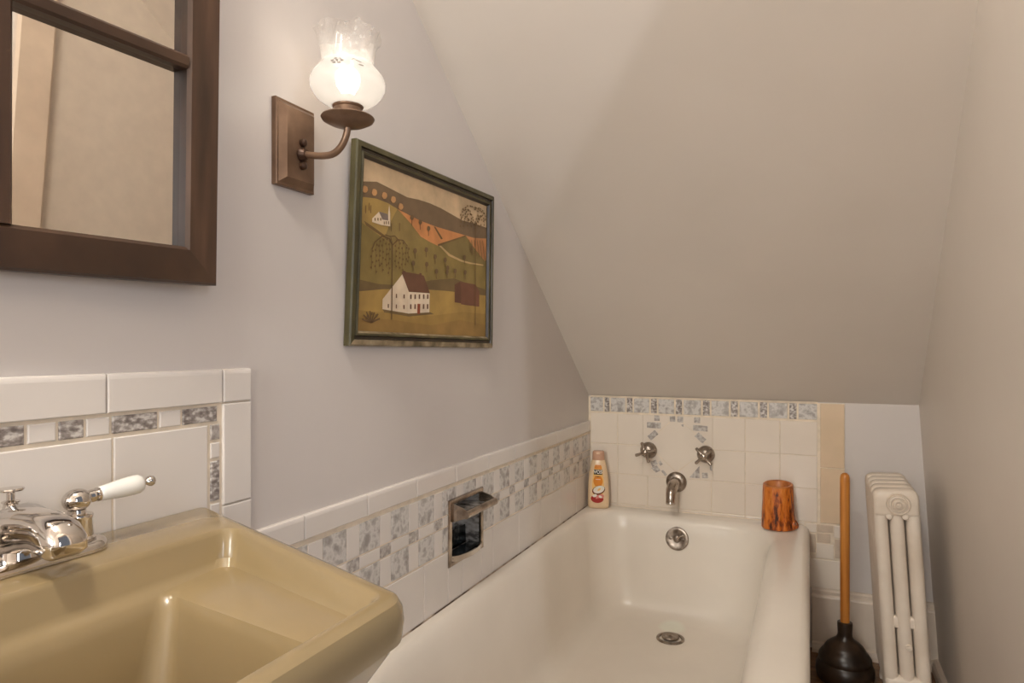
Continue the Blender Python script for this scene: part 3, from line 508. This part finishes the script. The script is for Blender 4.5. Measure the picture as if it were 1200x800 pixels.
# ------------------------------------------------------------------ sink
YC = .37
sk = thing('sink', 'tan porcelain wall sink below the white and grey splash-back', 'sink', (-.5, .33, 0))
def q(wx, wy0, wy1, fx, fy0, fy1, rad, zb, zf): return rpoly([(wx, wy0), (fx, fy0), (fx, fy1), (wx, wy1)], rad, [zb, zf, zf, zb], 9)
b = MB(); WX = XL+.0105
S = [q(WX, .30, .44, -.40, .27, .40, [.01, .05, .05, .01], .48, .48), q(WX, .16, .58, -.36, .21, .43, [.01, .05, .05, .01], .56, .56), q(WX, .125, .61, -.338, .19, .447, [.008, .05, .05, .008], .645, .645), q(WX, .118, .620, -.306, .182, .466, [.008, .045, .045, .008], .694, .694),
     q(WX, .118, .6205, -.305, .181, .4665, [.008, .040, .040, .008], .699, .699), q(WX, .115, .6225, -.300, .178, .4695, [.008, .038, .038, .008], .7015, .7015), q(WX, .115, .6225, -.2985, .178, .470, [.008, .036, .036, .008], .717, .717), q(WX, .1165, .622, -.300, .180, .469, [.008, .034, .034, .008], .727, .727),
     q(WX, .120, .6195, -.3035, .184, .4665, [.007, .032, .032, .007], .7345, .7335), q(WX+.004, .126, .615, -.309, .190, .462, [.006, .028, .028, .006], .737, .7365),
     q(-.606, .172, .5685, -.317, .213, .4545, [.012, .018, .018, .018], .737, .737), q(-.6045, .174, .5665, -.3185, .2145, .453, [.012, .018, .018, .018], .7362, .7363),
     q(-.601, .178, .5625, -.3215, .218, .450, [.012, .018, .018, .016], .731, .7335), q(-.598, .183, .5575, -.325, .223, .446, [.012, .018, .018, .014], .706, .7225), q(-.592, .189, .551, -.329, .230, .441, [.012, .018, .018, .014], .6985, .7175),
     q(-.589, .225, .478, -.333, .255, .4060, [.012, .016, .016, .012], .6962, .7140), q(-.585, .229, .472, -.337, .259, .4010, [.014, .016, .016, .014], .6925, .7105), q(-.580, .234, .466, -.341, .263, .397, [.016, .018, .018, .016], .680, .698),
     q(-.563, .255, .440, -.366, .280, .384, [.03, .03, .03, .03], .588, .600), q(-.546, .268, .424, -.384, .290, .374, [.03, .03, .03, .03], .570, .575), q(-.52, .295, .400, -.41, .305, .36, [.02]*4, .563, .566)]
b.loft(S, 'sink', True, True); b.build('basin', sk, 32)
b = MB(); b.loft([rrect(-.66, -.42, .26, .44, .05, 0), rrect(-.66, -.42, .26, .44, .05, .03), rrect(-.63, -.45, .285, .415, .04, .06), rrect(-.62, -.46, .295, .405, .04, .40), rrect(-.64, -.43, .275, .425, .04, .49)], 'sink', True, True)
b.build('pedestal', sk, 50)
b = MB(); b.lathe([(.022, -.002), (.022, .001), (.018, .002), (.014, -.003), (.001, -.003)], 'chromew', (-.465, .345, .566), n=24); b.build('basin_drain', sk, 40)

# ------------------------------------------------------------------ faucet on the sink deck
YF = .378
fc = thing('sink_faucet', 'chrome two-handle faucet with white china levers on the tan sink', 'faucet', (-.662, YF, .737))
D0 = .7376
b = MB()
def st(x0, x1, y0, y1, z): return rrect(x0, x1, y0, y1, (x1-x0)/2-.0005, z, 12)
fx0, fx1, fy0, fy1 = -.694, -.643, YF-.079, YF+.079
b.loft([st(fx0, fx1, fy0, fy1, D0), st(fx0, fx1, fy0, fy1, D0+.006), st(fx0+.002, fx1-.002, fy0+.002, fy1-.002, D0+.009), st(fx0+.005, fx1-.005, fy0+.005, fy1-.005, D0+.0105), st(fx0+.007, fx1-.007, fy0+.007, fy1-.007, D0+.010)], 'chrome', True, True)
b.build('base_plate', fc, 45)
b = MB()
def sec(x, z, wy, hz, tilt, n=18):
    L = []
    for k in range(n):
        t = 2*PI*k/n; c, s = math.cos(t), math.sin(t)
        yy = math.copysign(abs(c)**.75, c)*wy; zz = math.copysign(abs(s)**.75, s)*hz
        L.append((x-zz*math.sin(tilt), YF+yy, z+zz*math.cos(tilt)))
    return L
b.loft([sec(-.694, D0+.018, .014, .015, 0), sec(-.688, D0+.024, .024, .022, 0), sec(-.672, D0+.031, .027, .026, -.05), sec(-.654, D0+.034, .0225, .0205, -.1), sec(-.640, D0+.036, .0195, .0185, -.15),
        sec(-.626, D0+.0355, .0180, .0185, -.25), sec(-.612, D0+.032, .0182, .0185, -.5), sec(-.604, D0+.026, .0178, .0165, -.9), sec(-.601, D0+.020, .016, .013, -1.2), sec(-.603, D0+.016, .011, .008, -1.3)], 'chrome', True, True)
b.lathe([(.024, .006), (.022, .02)], 'chrome', (-.672, YF, D0), n=24)
b.build('spout', fc, 60)
b = MB(); ko = (-.690, YF+.004, D0+.038)
b.lathe([(.012, -.006), (.0115, .002), (.008, .008), (.0062, .015), (.0062, .017), (.0075, .018), (.0075, .019), (.0035, .0205), (.0035, .027), (.0045, .028), (.0105, .029), (.0112, .0302), (.0105, .0315), (.001, .0325)], 'chrome', ko, n=24)
b.build('lift_rod_knob', fc, 35)
for s in (-1, 1):
    hy = YF+s*.0535; hx = -.670
    b = MB()
    b.lathe([(.0165, .006), (.0165, .012), (.0145, .014), (.0135, .030), (.0145, .034), (.0140, .0355), (.0085, .037), (.008, .040)], 'chrome', (hx, hy, D0), n=28)
    b.sphere((hx, hy, D0+.0495), .0125, 'chrome', 24, 1, 1.08, .92)
    hn = b.build('handle', fc, 40)
    d = Vector((.10, s*1.0, .075)).normalized(); c = Vector((hx, hy, D0+.050))
    b = MB(); b.lathe([(.006, .010), (.0066, .014), (.0066, .0165), (.0052, .0175), (.0072, .019), (.0072, .0215)], 'chrome', c, d, 20); b.build('collar', hn, 35)
    b = MB(); b.lathe([(.0062, .0205), (.0072, .0215), (.0082, .030), (.0098, .045), (.0104, .056), (.0102, .062), (.0088, .0655), (.005, .067)], 'china', c, d, 24); b.build('china_lever', hn, 50, label='white china lever')
    b = MB(); b.lathe([(.0052, .0655), (.0052, .068), (.0030, .0695), (.0030, .0715), (.0052, .0735), (.0060, .0765), (.0050, .0795), (.0022, .0815), (.0003, .082)], 'chrome', c, d, 20); b.build('finial', hn, 50)

# ------------------------------------------------------------------ mirror made like a small-paned window sash
mr = thing('mirror', 'dark wooden window-sash mirror on the wall above the sink', 'mirror', (XL, .37, 1.02))
anchor = Vector((-.678, .6135, 1.0175))
RM = Matrix.Translation(anchor) @ Matrix.Rotation(-math.radians(4.0), 4, 'Z') @ Matrix.Rotation(math.radians(2.4), 4, 'Y') @ Matrix.Rotation(math.radians(1.0), 4, 'X')
MW, MH, SW = .475, .75, .044      # local: x out of the wall (0 = front), y leftwards negative, z up
b = MB(RM)
def mf(i, a, h):
    return (h, (-MW+a, -a, -a, -MW+a)[i], (a, a, MH-a, MH-a)[i])
pr = [(0, -.030), (0, -.004), (.003, 0), (SW-.004, 0), (SW, -.004), (SW, -.018)]
for i in range(4):
    j = (i+1) % 4
    for k in range(len(pr)-1):
        mm = 'wood_shade' if k == len(pr)-2 else 'wood' if i in (0, 2) else 'woodv'
        b.f([b.v(mf(i, *pr[k])), b.v(mf(j, *pr[k])), b.v(mf(j, *pr[k+1])), b.v(mf(i, *pr[k+1]))], b.mi(mm))
    b.f([b.v(mf(i, 0, -.03)), b.v(mf(j, 0, -.03)), b.v(mf(j, SW, -.018)), b.v(mf(i, SW, -.018))], b.mi('wood'))
b.build('sash_frame', mr, 30)
PWD, PHT = (MW-2*SW-.020)/2, (MH-2*SW-.032)/3
b = MB(RM); b.box(-.018, -.016, -MW+SW-.003, -SW+.003, SW-.003, MH-SW+.003, 'mirror'); b.build('mirror_pane', mr, 0)
def bar(y0_, y1_, z0_, z1_, mm):
    b = MB(RM)
    if z1_-z0_ > y1_-y0_: b.loft([[(-.0160, y0_, z), (-.003, y0_, z), (0, y0_+.003, z), (0, y1_-.003, z), (-.003, y1_, z), (-.0160, y1_, z)] for z in (z0_, z1_)], mm, True, True)
    else: b.loft([[(-.0160, y, z0_), (-.003, y, z0_), (0, y, z0_+.003), (0, y, z1_-.003), (-.003, y, z1_), (-.0160, y, z1_)] for y in (y0_, y1_)], mm, True, True)
    b.build('muntin', mr, 30)
bar(-SW-PWD-.020, -SW-PWD, SW, MH-SW, 'woodv')
for k in (1, 2):
    zz = SW+k*PHT+(k-1)*.016
    bar(-SW-PWD, -SW, zz, zz+.016, 'wood'); bar(-MW+SW, -SW-PWD-.020, zz, zz+.016, 'wood')

# ------------------------------------------------------------------ wall lamp
lamp = thing('wall_sconce', 'lit wall sconce with a frosted ruffled glass shade beside the mirror', 'wall lamp', (XL, .789, 1.18))
b = MB(); py0, py1, pz0, pz1 = .748, .830, 1.180, 1.3085
def bp(i, a, h): return (XL+h, (py0+a, py1-a, py1-a, py0+a)[i], (pz0+a, pz0+a, pz1-a, pz1-a)[i])
ring_sweep(b, bp, [(0, 0), (0, .008), (.0015, .0095), (.004, .0095), (.012, .019), (.014, .0195)], 'bronze'); b.poly([bp(i, .014, .0195) for i in range(4)], 'bronze')
b.build('backplate', lamp, 20)
LY, LX, PZ = .790, -.615, XL+.0195
for zz in (1.249, 1.214):
    b = MB(); b.lathe([(.0058, -.001), (.0062, .002), (.0055, .006), (.003, .008), (.0005, .0085)], 'bronzed', (PZ, LY, zz), (1, 0, 0), 16)
    b.build('screw_knob', lamp, 40)
b = MB(); zr0 = 1.231
b.lathe([(.011, 0), (.0115, .003), (.0085, .006), (.007, .010)], 'bronzed', (PZ, LY, zr0), (1, 0, 0), 20)
path = []
for k in range(17):
    t = k/16
    if t < .45: s = t/.45; path.append(Vector((PZ+.006+s*.045, LY, zr0-.004*math.sin(s*PI/2)*1.6)))
    else: s = (t-.45)/.55*PI/2; path.append(Vector((PZ+.051+(LX-PZ-.051)*math.sin(s), LY, zr0-.0064+.042*(1-math.cos(s)))))
b.tube(path, .0052, 'bronze', 14); b.build('arm', lamp, 60)
ZD = 1.262
b = MB(); b.lathe([(.004, -.002), (.012, .000), (.026, .0035), (.0365, .009), (.0385, .0125), (.0375, .0140), (.034, .0135), (.018, .0105), (.014, .011)], 'bronze', (LX, LY, ZD), n=40); b.build('drip_dish', lamp, 50)
b = MB(); b.lathe([(.016, .009), (.0205, .011), (.0212, .014), (.0205, .017), (.0205, .026), (.0222, .028), (.0222, .031), (.020, .032), (.001, .032)], 'bronze', (LX, LY, ZD), n=36); b.build('shade_holder', lamp, 40)
ZG = ZD+.029
prof = [(.0185, 0), (.024, .001), (.030, .003), (.037, .0065), (.0435, .011), (.0485, .0165), (.0525, .0235), (.0542, .030), (.0540, .036), (.0522, .042), (.0485, .048), (.0435, .0535), (.0395, .0575), (.0375, .061)]
b = MB(); b.lathe(prof, 'frost', (LX, LY, ZG), n=56, cap0=False, cap1=False)
sh = b.build('glass_globe', lamp, 70, label='frosted lower globe of the shade')
pr2 = [(.0375, .061), (.0380, .067), (.0392, .077), (.0412, .088), (.0440, .097), (.0470, .103), (.0490, .106)]
def wob(k, t, r, h):
    a = (k/6.0)**1.6; w = math.sin(6*t)
    return r*(1+.055*a*w), h-.0045*a*w+.0015*a*math.sin(12*t)
b = MB(); b.lathe(pr2, 'clear', (LX, LY, ZG), n=96, cap0=False, cap1=False, wob=wob); b.build('glass_ruffle', lamp, 70, label='clear etched ruffled rim of the shade')
# little clear cut spots in the frosted globe: a flower and three leaf cuts
b = MB()
def globe_pt(az, h, e=.0006):
    for (r0, h0), (r1, h1) in zip(prof, prof[1:]):
        if h0 <= h <= h1: r = r0+(r1-r0)*(h-h0)/(h1-h0); break
    return Vector((LX+(r+e)*math.cos(az), LY+(r+e)*math.sin(az), ZG+h))
view = math.atan2(0-LY, 0-LX)
def spot(az, h, w, hh, rot=0):
    pts = []
    for k in range(12):
        t = 2*PI*k/12; x, y = math.cos(t)*w, math.sin(t)*hh
        x, y = x*math.cos(rot)-y*math.sin(rot), x*math.sin(rot)+y*math.cos(rot); pts.append(globe_pt(az+x/.045, h+y))
    b.poly(pts, 'gem')
fa, fh = view-.30, .0475
spot(fa, fh, .0021, .0018)
for k in range(6): spot(fa+.0062*math.cos(k*PI/3)/.045, fh+.0048*math.sin(k*PI/3), .0024, .0018)
spot(view+.30, .0500, .0045, .0010, -.35); spot(view+.16, .0525, .003, .0009, .5); spot(view+.36, .0430, .0035, .0012, 0)
b.build('cut_flower', sh, 0, label='clear cut flower and leaf marks')
b = MB(); b.lathe([(.010, .032), (.010, .046)], 'china', (LX, LY, ZD), n=16); b.build('lamp_socket', lamp, 40)
b = MB(); b.lathe([(.008, 0), (.010, .004), (.015, .012), (.0175, .022), (.0165, .031), (.011, .038), (.004, .041), (.0003, .0415)], 'bulb', (LX, LY, ZD+.046), n=24); b.build('light_bulb', lamp, 60)

# ------------------------------------------------------------------ framed picture
pc = thing('framed_picture', 'olive framed folk-style picture of a white farmhouse in hills', 'picture', (XL, 1.19, .94), None)
BL, BR, TL, TR = (.912, .943), (1.468, .9385), (.9226, 1.295), (1.461, 1.307)
def pic(s, t, h):
    y = (BL[0]*(1-s)+BR[0]*s)*(1-t)+(TL[0]*(1-s)+TR[0]*s)*t
    z = (BL[1]*(1-s)+BR[1]*s)*(1-t)+(TL[1]*(1-s)+TR[1]*s)*t
    return (XL+.001+.008*t+h, y, z)
PWID, PHGT = .545, .358
def pf(i, a, h):
    s, t = a/PWID, a/PHGT
    return pic((s, 1-s, 1-s, s)[i], (t, t, 1-t, 1-t)[i], h)
b = MB()
prf = [(0, 0), (0, .0105), (.0025, .013), (.011, .0135), (.012, .0095), (.0165, .009), (.0185, .0125), (.0225, .0115), (.0265, .0065), (.0265, .003)]
pm = ['frame', 'frame', 'frame', 'framed', 'framed', 'frame', 'frame', 'framed', 'framed']
pmb = ['framed', 'framelip', 'framelip', 'framed', 'framed', 'framed', 'frame', 'framelip', 'framed']
for i in range(4):
    j = (i+1) % 4
    for k in range(len(prf)-1):
        mm = (pmb if i == 0 else pm)[k]
        b.f([b.v(pf(i, *prf[k])), b.v(pf(j, *prf[k])), b.v(pf(j, *prf[k+1])), b.v(pf(i, *prf[k+1]))], b.mi(mm))
b.poly([pf(i, 0, 0) for i in range(4)], 'framed')
b.build('picture_frame', pc, 25)
CI = .0255
def cv(s, t, layer):
    return pic((CI+s*(PWID-2*CI))/PWID, (CI+t*(PHGT-2*CI))/PHGT, .0042+layer*.00004)
b = MB(); b.poly([cv(0, 0, 0), cv(1, 0, 0), cv(1, 1, 0), cv(0, 1, 0)], 'p_sky')
L = 1
for c, pts in POLYS:
    b.poly([cv(s, t, L) for s, t in pts], 'p_'+c); L += 1
def dab(s, t, r, m, L):
    b.poly([cv(min(1, max(0, s+r*(1+.2*math.sin(3*k))*math.cos(2*PI*k/9)*.66)), min(1, max(0, t+r*(1+.2*math.cos(5*k))*math.sin(2*PI*k/9))), L) for k in range(9)], m)
for c, (s, t), r in BLOBS:
    if c == 'tree': b.poly([cv(s-.002, t-.05, L), cv(s+.002, t-.05, L), cv(s+.002, t, L), cv(s-.002, t, L)], 'p_trunk')
    dab(s, t, r, 'p_'+c, L+1)
L += 2
for c, w, pts in LINES:
    for (s0_, t0_), (s1_, t1_) in zip(pts, pts[1:]):
        d = Vector((s1_-s0_, (t1_-t0_)*.66, 0)); ln_ = d.length
        if ln_ < 1e-4: continue
        nrm = Vector((-d.y, d.x, 0))/ln_*w*.5
        if c == 'leaf':
            m_ = max(2, int(ln_/.018))
            for k in range(m_):
                s, t = s0_+(s1_-s0_)*(k+.5)/m_, t0_+(t1_-t0_)*(k+.5)/m_
                dab(s+.004*(-1)**k, t, .008, 'p_leaf', L)
            w2 = .4
        else: w2 = 1
        x, y = nrm.x*w2, nrm.y*w2/.66
        b.poly([cv(min(1, max(0, s0_+x)), min(1, max(0, t0_+y)), L+1), cv(min(1, max(0, s0_-x)), min(1, max(0, t0_-y)), L+1), cv(min(1, max(0, s1_-x)), min(1, max(0, t1_-y)), L+1), cv(min(1, max(0, s1_+x)), min(1, max(0, t1_+y)), L+1)], 'p_trunk' if c == 'leaf' else 'p_'+c)
bmesh.ops.triangulate(b.bm, faces=b.bm.faces[:])
b.build('painting', pc, 0)

# ------------------------------------------------------------------ shampoo bottle
BO = Vector((-.667, 2.232, .3856)); BA = math.radians(12)
bt = thing('shampoo_bottle', 'peach shampoo bottle with orange label in the tub corner', 'bottle', BO)
BT = Matrix.Translation(BO) @ Matrix.Rotation(BA, 4, 'Z')
bprof = [(.032, .018, 0), (.0355, .0215, .003), (.0365, .0225, .012), (.0365, .0225, .05), (.0352, .022, .09), (.0322, .0208, .122), (.028, .0192, .146), (.0245, .0178, .159), (.0215, .0165, .1655)]
def bsec(a, d, z, n=36, e=.8):
    return [(math.copysign(abs(math.cos(2*PI*k/n))**e, math.cos(2*PI*k/n))*a, math.copysign(abs(math.sin(2*PI*k/n))**e, math.sin(2*PI*k/n))*d, z) for k in range(n)]
b = MB(BT); b.loft([bsec(*p) for p in bprof], 'b_body', True, True); b.build('bottle_body', bt, 50)
b = MB(BT); b.loft([bsec(.0205, .0160, .1650), bsec(.0215, .0168, .166), bsec(.0208, .0162, .186), bsec(.0200, .0155, .1935), bsec(.017, .013, .1965), bsec(.006, .005, .197)], 'b_cap', True, True)
b.box(-.006, .006, -.0168, -.0155, .187, .190, 'b_body'); b.build('flip_cap', bt, 40)
def bpt(u, z, e):
    for (a0, d0, z0_), (a1, d1, z1_) in zip(bprof, bprof[1:]):
        if z0_ <= z <= z1_ or z1_ == bprof[-1][2]:
            t = min(1, max(0, (z-z0_)/(z1_-z0_))); a, d = a0+(a1-a0)*t, d0+(d1-d0)*t
            if z0_ <= z <= z1_: break
    c = min(1, abs(u)/a)**(1/.8); s = math.sqrt(max(0, 1-c*c))
    return (u, -(d*s**.8)-e, z)
lb = MB(BT)
def bgrid(fn, nu, nv, m, e):
    G = [[lb.v(bpt(*fn(i/nu, j/nv), e)) for i in range(nu+1)] for j in range(nv+1)]
    for j in range(nv):
        for i in range(nu): lb.f([G[j][i], G[j][i+1], G[j+1][i+1], G[j+1][i]], lb.mi(m))
def ell(cx, cz, rx, rz, m, e, rot=0, n=20):
    def fn(i, j):
        x, y = rx*j*math.cos(2*PI*i), rz*j*math.sin(2*PI*i)
        return cx+x*math.cos(rot)-y*math.sin(rot), cz+x*math.sin(rot)+y*math.cos(rot)
    bgrid(fn, n, 3, m, e)
bgrid(lambda i, j: ((i-.5)*(.026+.014*math.sin(PI*min(1, j*1.1))), .030+.116*j), 10, 20, 'b_lite', .0003)
bgrid(lambda i, j: ((i-.5)*(.020+.012*math.sin(PI*j)), .078+.034*j), 10, 8, 'b_orange', .0006)
bgrid(lambda i, j: ((i-.5)*(.026-.006*j), .136+.014*j), 8, 4, 'b_orange', .0006)
bgrid(lambda i, j: ((i-.5)*.029, .1175+.0165*j), 10, 3, 'b_black', .0009)
bgrid(lambda i, j: ((i-.5)*.010, .1085+.002*j), 4, 1, 'b_black', .0009)
bgrid(lambda i, j: ((i-.5)*.016, .100+.0016*j), 4, 1, 'b_white', .0009)
ell(-.003, .034, .022, .014, 'b_red', .0006); ell(.006, .041, .015, .009, 'b_pink', .0009, .3); ell(.004, .030, .015, .007, 'b_red', .0012, .2)
ell(-.011, .045, .008, .005, 'b_white', .0012, .4); ell(.008, .042, .006, .004, 'b_white', .0012, -.5)
ell(.002, .064, .0230, .0150, 'b_coco', .0012, .35); ell(.003, .0665, .0200, .0122, 'b_white', .0015, .35); ell(.004, .067, .0070, .0034, 'b_lite', .0018, .7)
lb.build('front_label', bt, 60, label='orange label with a black badge and a halved coconut')
cu = bpy.data.curves.new('lettering', 'FONT'); cu.body = 'VO5'; cu.size = .0158; cu.align_x = 'CENTER'; cu.align_y = 'CENTER'; cu.offset = .0004; cu.space_character = .95
to = bpy.data.objects.new('lettering', cu); C.objects.link(to); dg = bpy.context.evaluated_depsgraph_get(); dg.update()
me = bpy.data.meshes.new_from_object(to.evaluated_get(dg)); bpy.data.objects.remove(to); bpy.data.curves.remove(cu)
for v in me.vertices: v.co = BT @ Vector(bpt(v.co.x, .1258+v.co.y, .0013))
me.materials.clear(); me.materials.append(M['b_white'])
lo = bpy.data.objects.new('lettering', me); C.objects.link(lo); lo.parent = bt; lo.matrix_parent_inverse = Matrix.Translation(-BO); lo['label'] = 'white letters on the black badge'

# ------------------------------------------------------------------ log-shaped cup
from mathutils import noise as mn
LO = Vector((-.087, 2.203, .3858))
lg = thing('log_holder', 'hollow orange bark log standing on the tub corner', 'log vase', LO)
b = MB()
def bark(k, t, r, h):
    d = mn.noise(Vector((math.cos(t)*3.2, math.sin(t)*3.2, h*9)))*.0032+mn.noise(Vector((math.cos(t)*8, math.sin(t)*8, h*14+3)))*.0016
    d += .010*max(0, math.cos(t-math.radians(-8)))**6*max(0, 1-h/.085)
    return r+d*(1 if 0 < h < .130 else .5), h+.004*math.sin(t+1)*(h/.15)
hs = [(.040, 0), (.0485, .002)]+[(.0487-.0062*(i/24)**1.3, .002+.130*i/24) for i in range(1, 25)]
b.lathe(hs, 'bark', LO, n=72, cap1=False, wob=bark); 
b.lathe([(.0430, .131), (.0430, .1345), (.0405, .1365), (.0375, .136), (.0345, .133), (.0325, .10), (.028, .03), (.001, .03)], 'cutwood', LO, n=72, cap0=False, wob=lambda k, t, r, h: (r, h+.004*math.sin(t+1)*(h/.15)))
b.build('log_body', lg, 50)
b = MB(); d = Vector((1, -.25, .55)).normalized(); o = LO+Vector((.042, -.010, .016))
b.lathe([(.0165, -.010), (.0155, .002), (.0140, .010), (.012, .0125), (.010, .011), (.0085, .004), (.001, .004)], 'bark', o, d, 20); b.build('branch_stub', lg, 50)
b = MB(); b.lathe([(.0105, .0085), (.007, .0095), (.001, .0098)], 'bronzed', o, d, 14); b.build('knot', lg, 50, label='dark knot end')

# ------------------------------------------------------------------ plunger
PO = Vector((.093, 2.105, 0))
pl = thing('plunger', 'black rubber plunger with a honey wood handle on the floor', 'plunger', PO)
b = MB(); b.lathe([(.0118, .128), (.0122, .20), (.0126, .40), (.0128, .56), (.0125, .572), (.0105, .580), (.006, .5845), (.0005, .586)], 'handle', PO, n=24); b.build('wooden_handle', pl, 50)
b = MB(); b.lathe([(.066, 0), (.072, .003), (.0745, .012), (.0765, .026), (.0755, .040), (.0700, .051), (.0680, .054), (.0690, .058), (.0675, .068), (.0600, .080), (.0545, .0855), (.0540, .089), (.0480, .098), (.0375, .107), (.0290, .113), (.0225, .119), (.0195, .127), (.0190, .135), (.0200, .158), (.0195, .163), (.0165, .1645), (.0128, .164), (.0126, .150)], 'rubber', PO, n=48); b.build('rubber_cup', pl, 45)

# ------------------------------------------------------------------ radiator (three columns, leaning a little to the left)
RO = Vector((.233, 0, 0)); RT = Matrix.Translation(RO) @ Matrix.Rotation(math.radians(-3.4), 4, 'Y')
rd = thing('radiator', 'white cast iron column radiator leaning beside the plunger', 'radiator', (.233, 2.06, 0))
NS, YP, Y00 = 5, .0555, 1.921
def slab(mb, x0, x1, z0, z1, rad, ya, yb_, m, rr=.008):
    c = [(x0, z0), (x1, z0), (x1, z1), (x0, z1)]
    def R(i): 
        return [(p[0], p[1]) for p in rpoly([(x0+i, z0+i), (x1-i, z0+i), (x1-i, z1-i), (x0+i, z1-i)], [max(.001, r-i*.6) for r in rad], 0, 7)]
    st_ = [(rr, ya), (rr*.55, ya+rr*.12), (rr*.2, ya+rr*.4), (0, ya+rr), (0, yb_-rr), (rr*.2, yb_-rr*.4), (rr*.55, yb_-rr*.12), (rr, yb_)]
    mb.loft([[(x, y, z) for x, z in R(i)] for i, y in st_], m, True, True)
for k in range(NS):
    ya = Y00+k*YP; yb_ = ya+.047; ym = (ya+yb_)/2
    b = MB(RT)
    for xc in (-.036, 0, .036):
        b.loft([[(xc+.0166*math.copysign(abs(math.cos(2*PI*i/24))**.85, math.cos(2*PI*i/24)), ym+.0215*math.copysign(abs(math.sin(2*PI*i/24))**.85, math.sin(2*PI*i/24)), z) for i in range(24)] for z in (.07, .30, .53)], 'radiator', True, True)
    slab(b, -.0515, .0515, .512, .583, [.012, .012, .022, .020], ya, yb_, 'radiator', .012)
    slab(b, -.0515, .0515, .045, .112, [.018, .018, .012, .012], ya, yb_, 'radiator', .012)
    slab(b, -.050, .050, .232, .262, [.006]*4, ym-.014, ym+.014, 'radiator', .006)
    if k < NS-1:
        for zc in (.548, .08): b.lathe([(.02, 0), (.02, YP-.045)], 'radiator', (0, yb_-.001, zc), (0, 1, 0), 20)
    s = b.build('section', rd, 45)
    if k in (0, NS-1):
        for sx in (-1, 1):
            b = MB(RT); zf = -.003 if sx > 0 else .003
            b.loft([rrect(sx*.036-.013, sx*.036+.013, ym-.016, ym+.016, .006, zf, 5), rrect(sx*.036-.012, sx*.036+.012, ym-.014, ym+.014, .006, .012, 5), rrect(sx*.036-.009, sx*.036+.009, ym-.011, ym+.011, .005, .03, 5), rrect(sx*.036-.012, sx*.036+.012, ym-.015, ym+.015, .006, .055, 5)], 'radiator', True, True)
            b.build('foot', s, 45)
    if k == 0:
        b = MB(RT); o = (.004, ya, .548)
        b.lathe([(.0275, -.002), (.0275, .004), (.0260, .006), (.0235, .0035), (.0220, .0035), (.0205, .009), (.0170, .0105), (.0150, .0060), (.0130, .0060), (.0115, .012), (.0075, .014), (.0058, .0095), (.0038, .0095), (.0027, .013), (.0005, .0135)], 'radiator', o, (0, -1, 0), 36)
        for xx in (-.0175, .018): b.lathe([(.0078, -.002), (.0078, .003), (.0060, .0065), (.0030, .0075), (.0005, .0077)], 'radiator', (xx, ya+.004, .515), (0, -1, 0), 20)
        b.build('end_rosette', s, 35)
        b = MB(RT); b.lathe([(.0085, -.003), (.0085, .001), (.0070, .003), (.0050, .0022), (.0042, .004), (.0005, .0045)], 'radiator', (.006, ym-.0215, .190), (0, -1, 0), 22); b.build('plug_boss', s, 35)

# ------------------------------------------------------------------ light and camera
def area(name, loc, target, sx, sy, power, rgb):
    l = bpy.data.lights.new(name, 'AREA'); l.shape = 'RECTANGLE'; l.size = sx; l.size_y = sy; l.energy = power; l.color = rgb
    o = bpy.data.objects.new(name, l); C.objects.link(o); o.location = loc
    o.rotation_euler = (Vector(target)-Vector(loc)).to_track_quat('-Z', 'Y').to_euler(); return o
# daylight from a hall window, coming in through the doorway beside the camera
area('hall_window_daylight', (2.05, -1.0, 1.35), (XL, 1.6, 1.1), .10, 1.1, 13, (.84, .90, 1.0))
area('rear_fill_light', (-.30, YR-.12, 1.49), (-.30, 1, 1.40), .62, 1.05, 34, (1.0, 1.0, .96))  # added fill light behind the made-up rear window
# added ceiling lamp, unseen above the viewer, to brighten the alcove
cl = thing('ceiling_fill_lamp', 'added round white glass ceiling lamp above the sink, unseen fill light', 'ceiling light', (-.42, .02, ZTOP))
b = MB(); b.lathe([(.14, 0), (.14, -.02), (.13, -.022), (.001, -.022)], 'trim', (-.42, .02, ZTOP), n=40); b.build('ceiling_pan', cl, 40)
b = MB(); b.lathe([(.125, -.022), (.122, -.05), (.10, -.08), (.06, -.098), (.001, -.104)], glow_mat('ceiling_fill_glass', (1.0, .96, .87), 56), (-.42, .02, ZTOP), n=40, cap0=False); b.build('fill_lamp_glass', cl, 60)
w = bpy.data.worlds.new('hall'); SC.world = w; w.use_nodes = True
w.node_tree.nodes['Background'].inputs['Color'].default_value = (.80, .86, 1.0, 1); w.node_tree.nodes['Background'].inputs['Strength'].default_value = .15
TH = math.atan2(348, 780)
cam = bpy.data.cameras.new('camera'); co = bpy.data.objects.new('camera', cam); C.objects.link(co); SC.camera = co
cam.sensor_width = 36; cam.lens = 36*780/1200; cam.shift_y = 7/1200; cam.clip_start = .02
co.location = (0, 0, .94); co.rotation_euler = (PI/2, 0, TH)
vs = SC.view_settings; vs.view_transform = 'Standard'; vs.look = 'None'; vs.gamma = 1; vs.use_curve_mapping = False; vs.exposure = .56
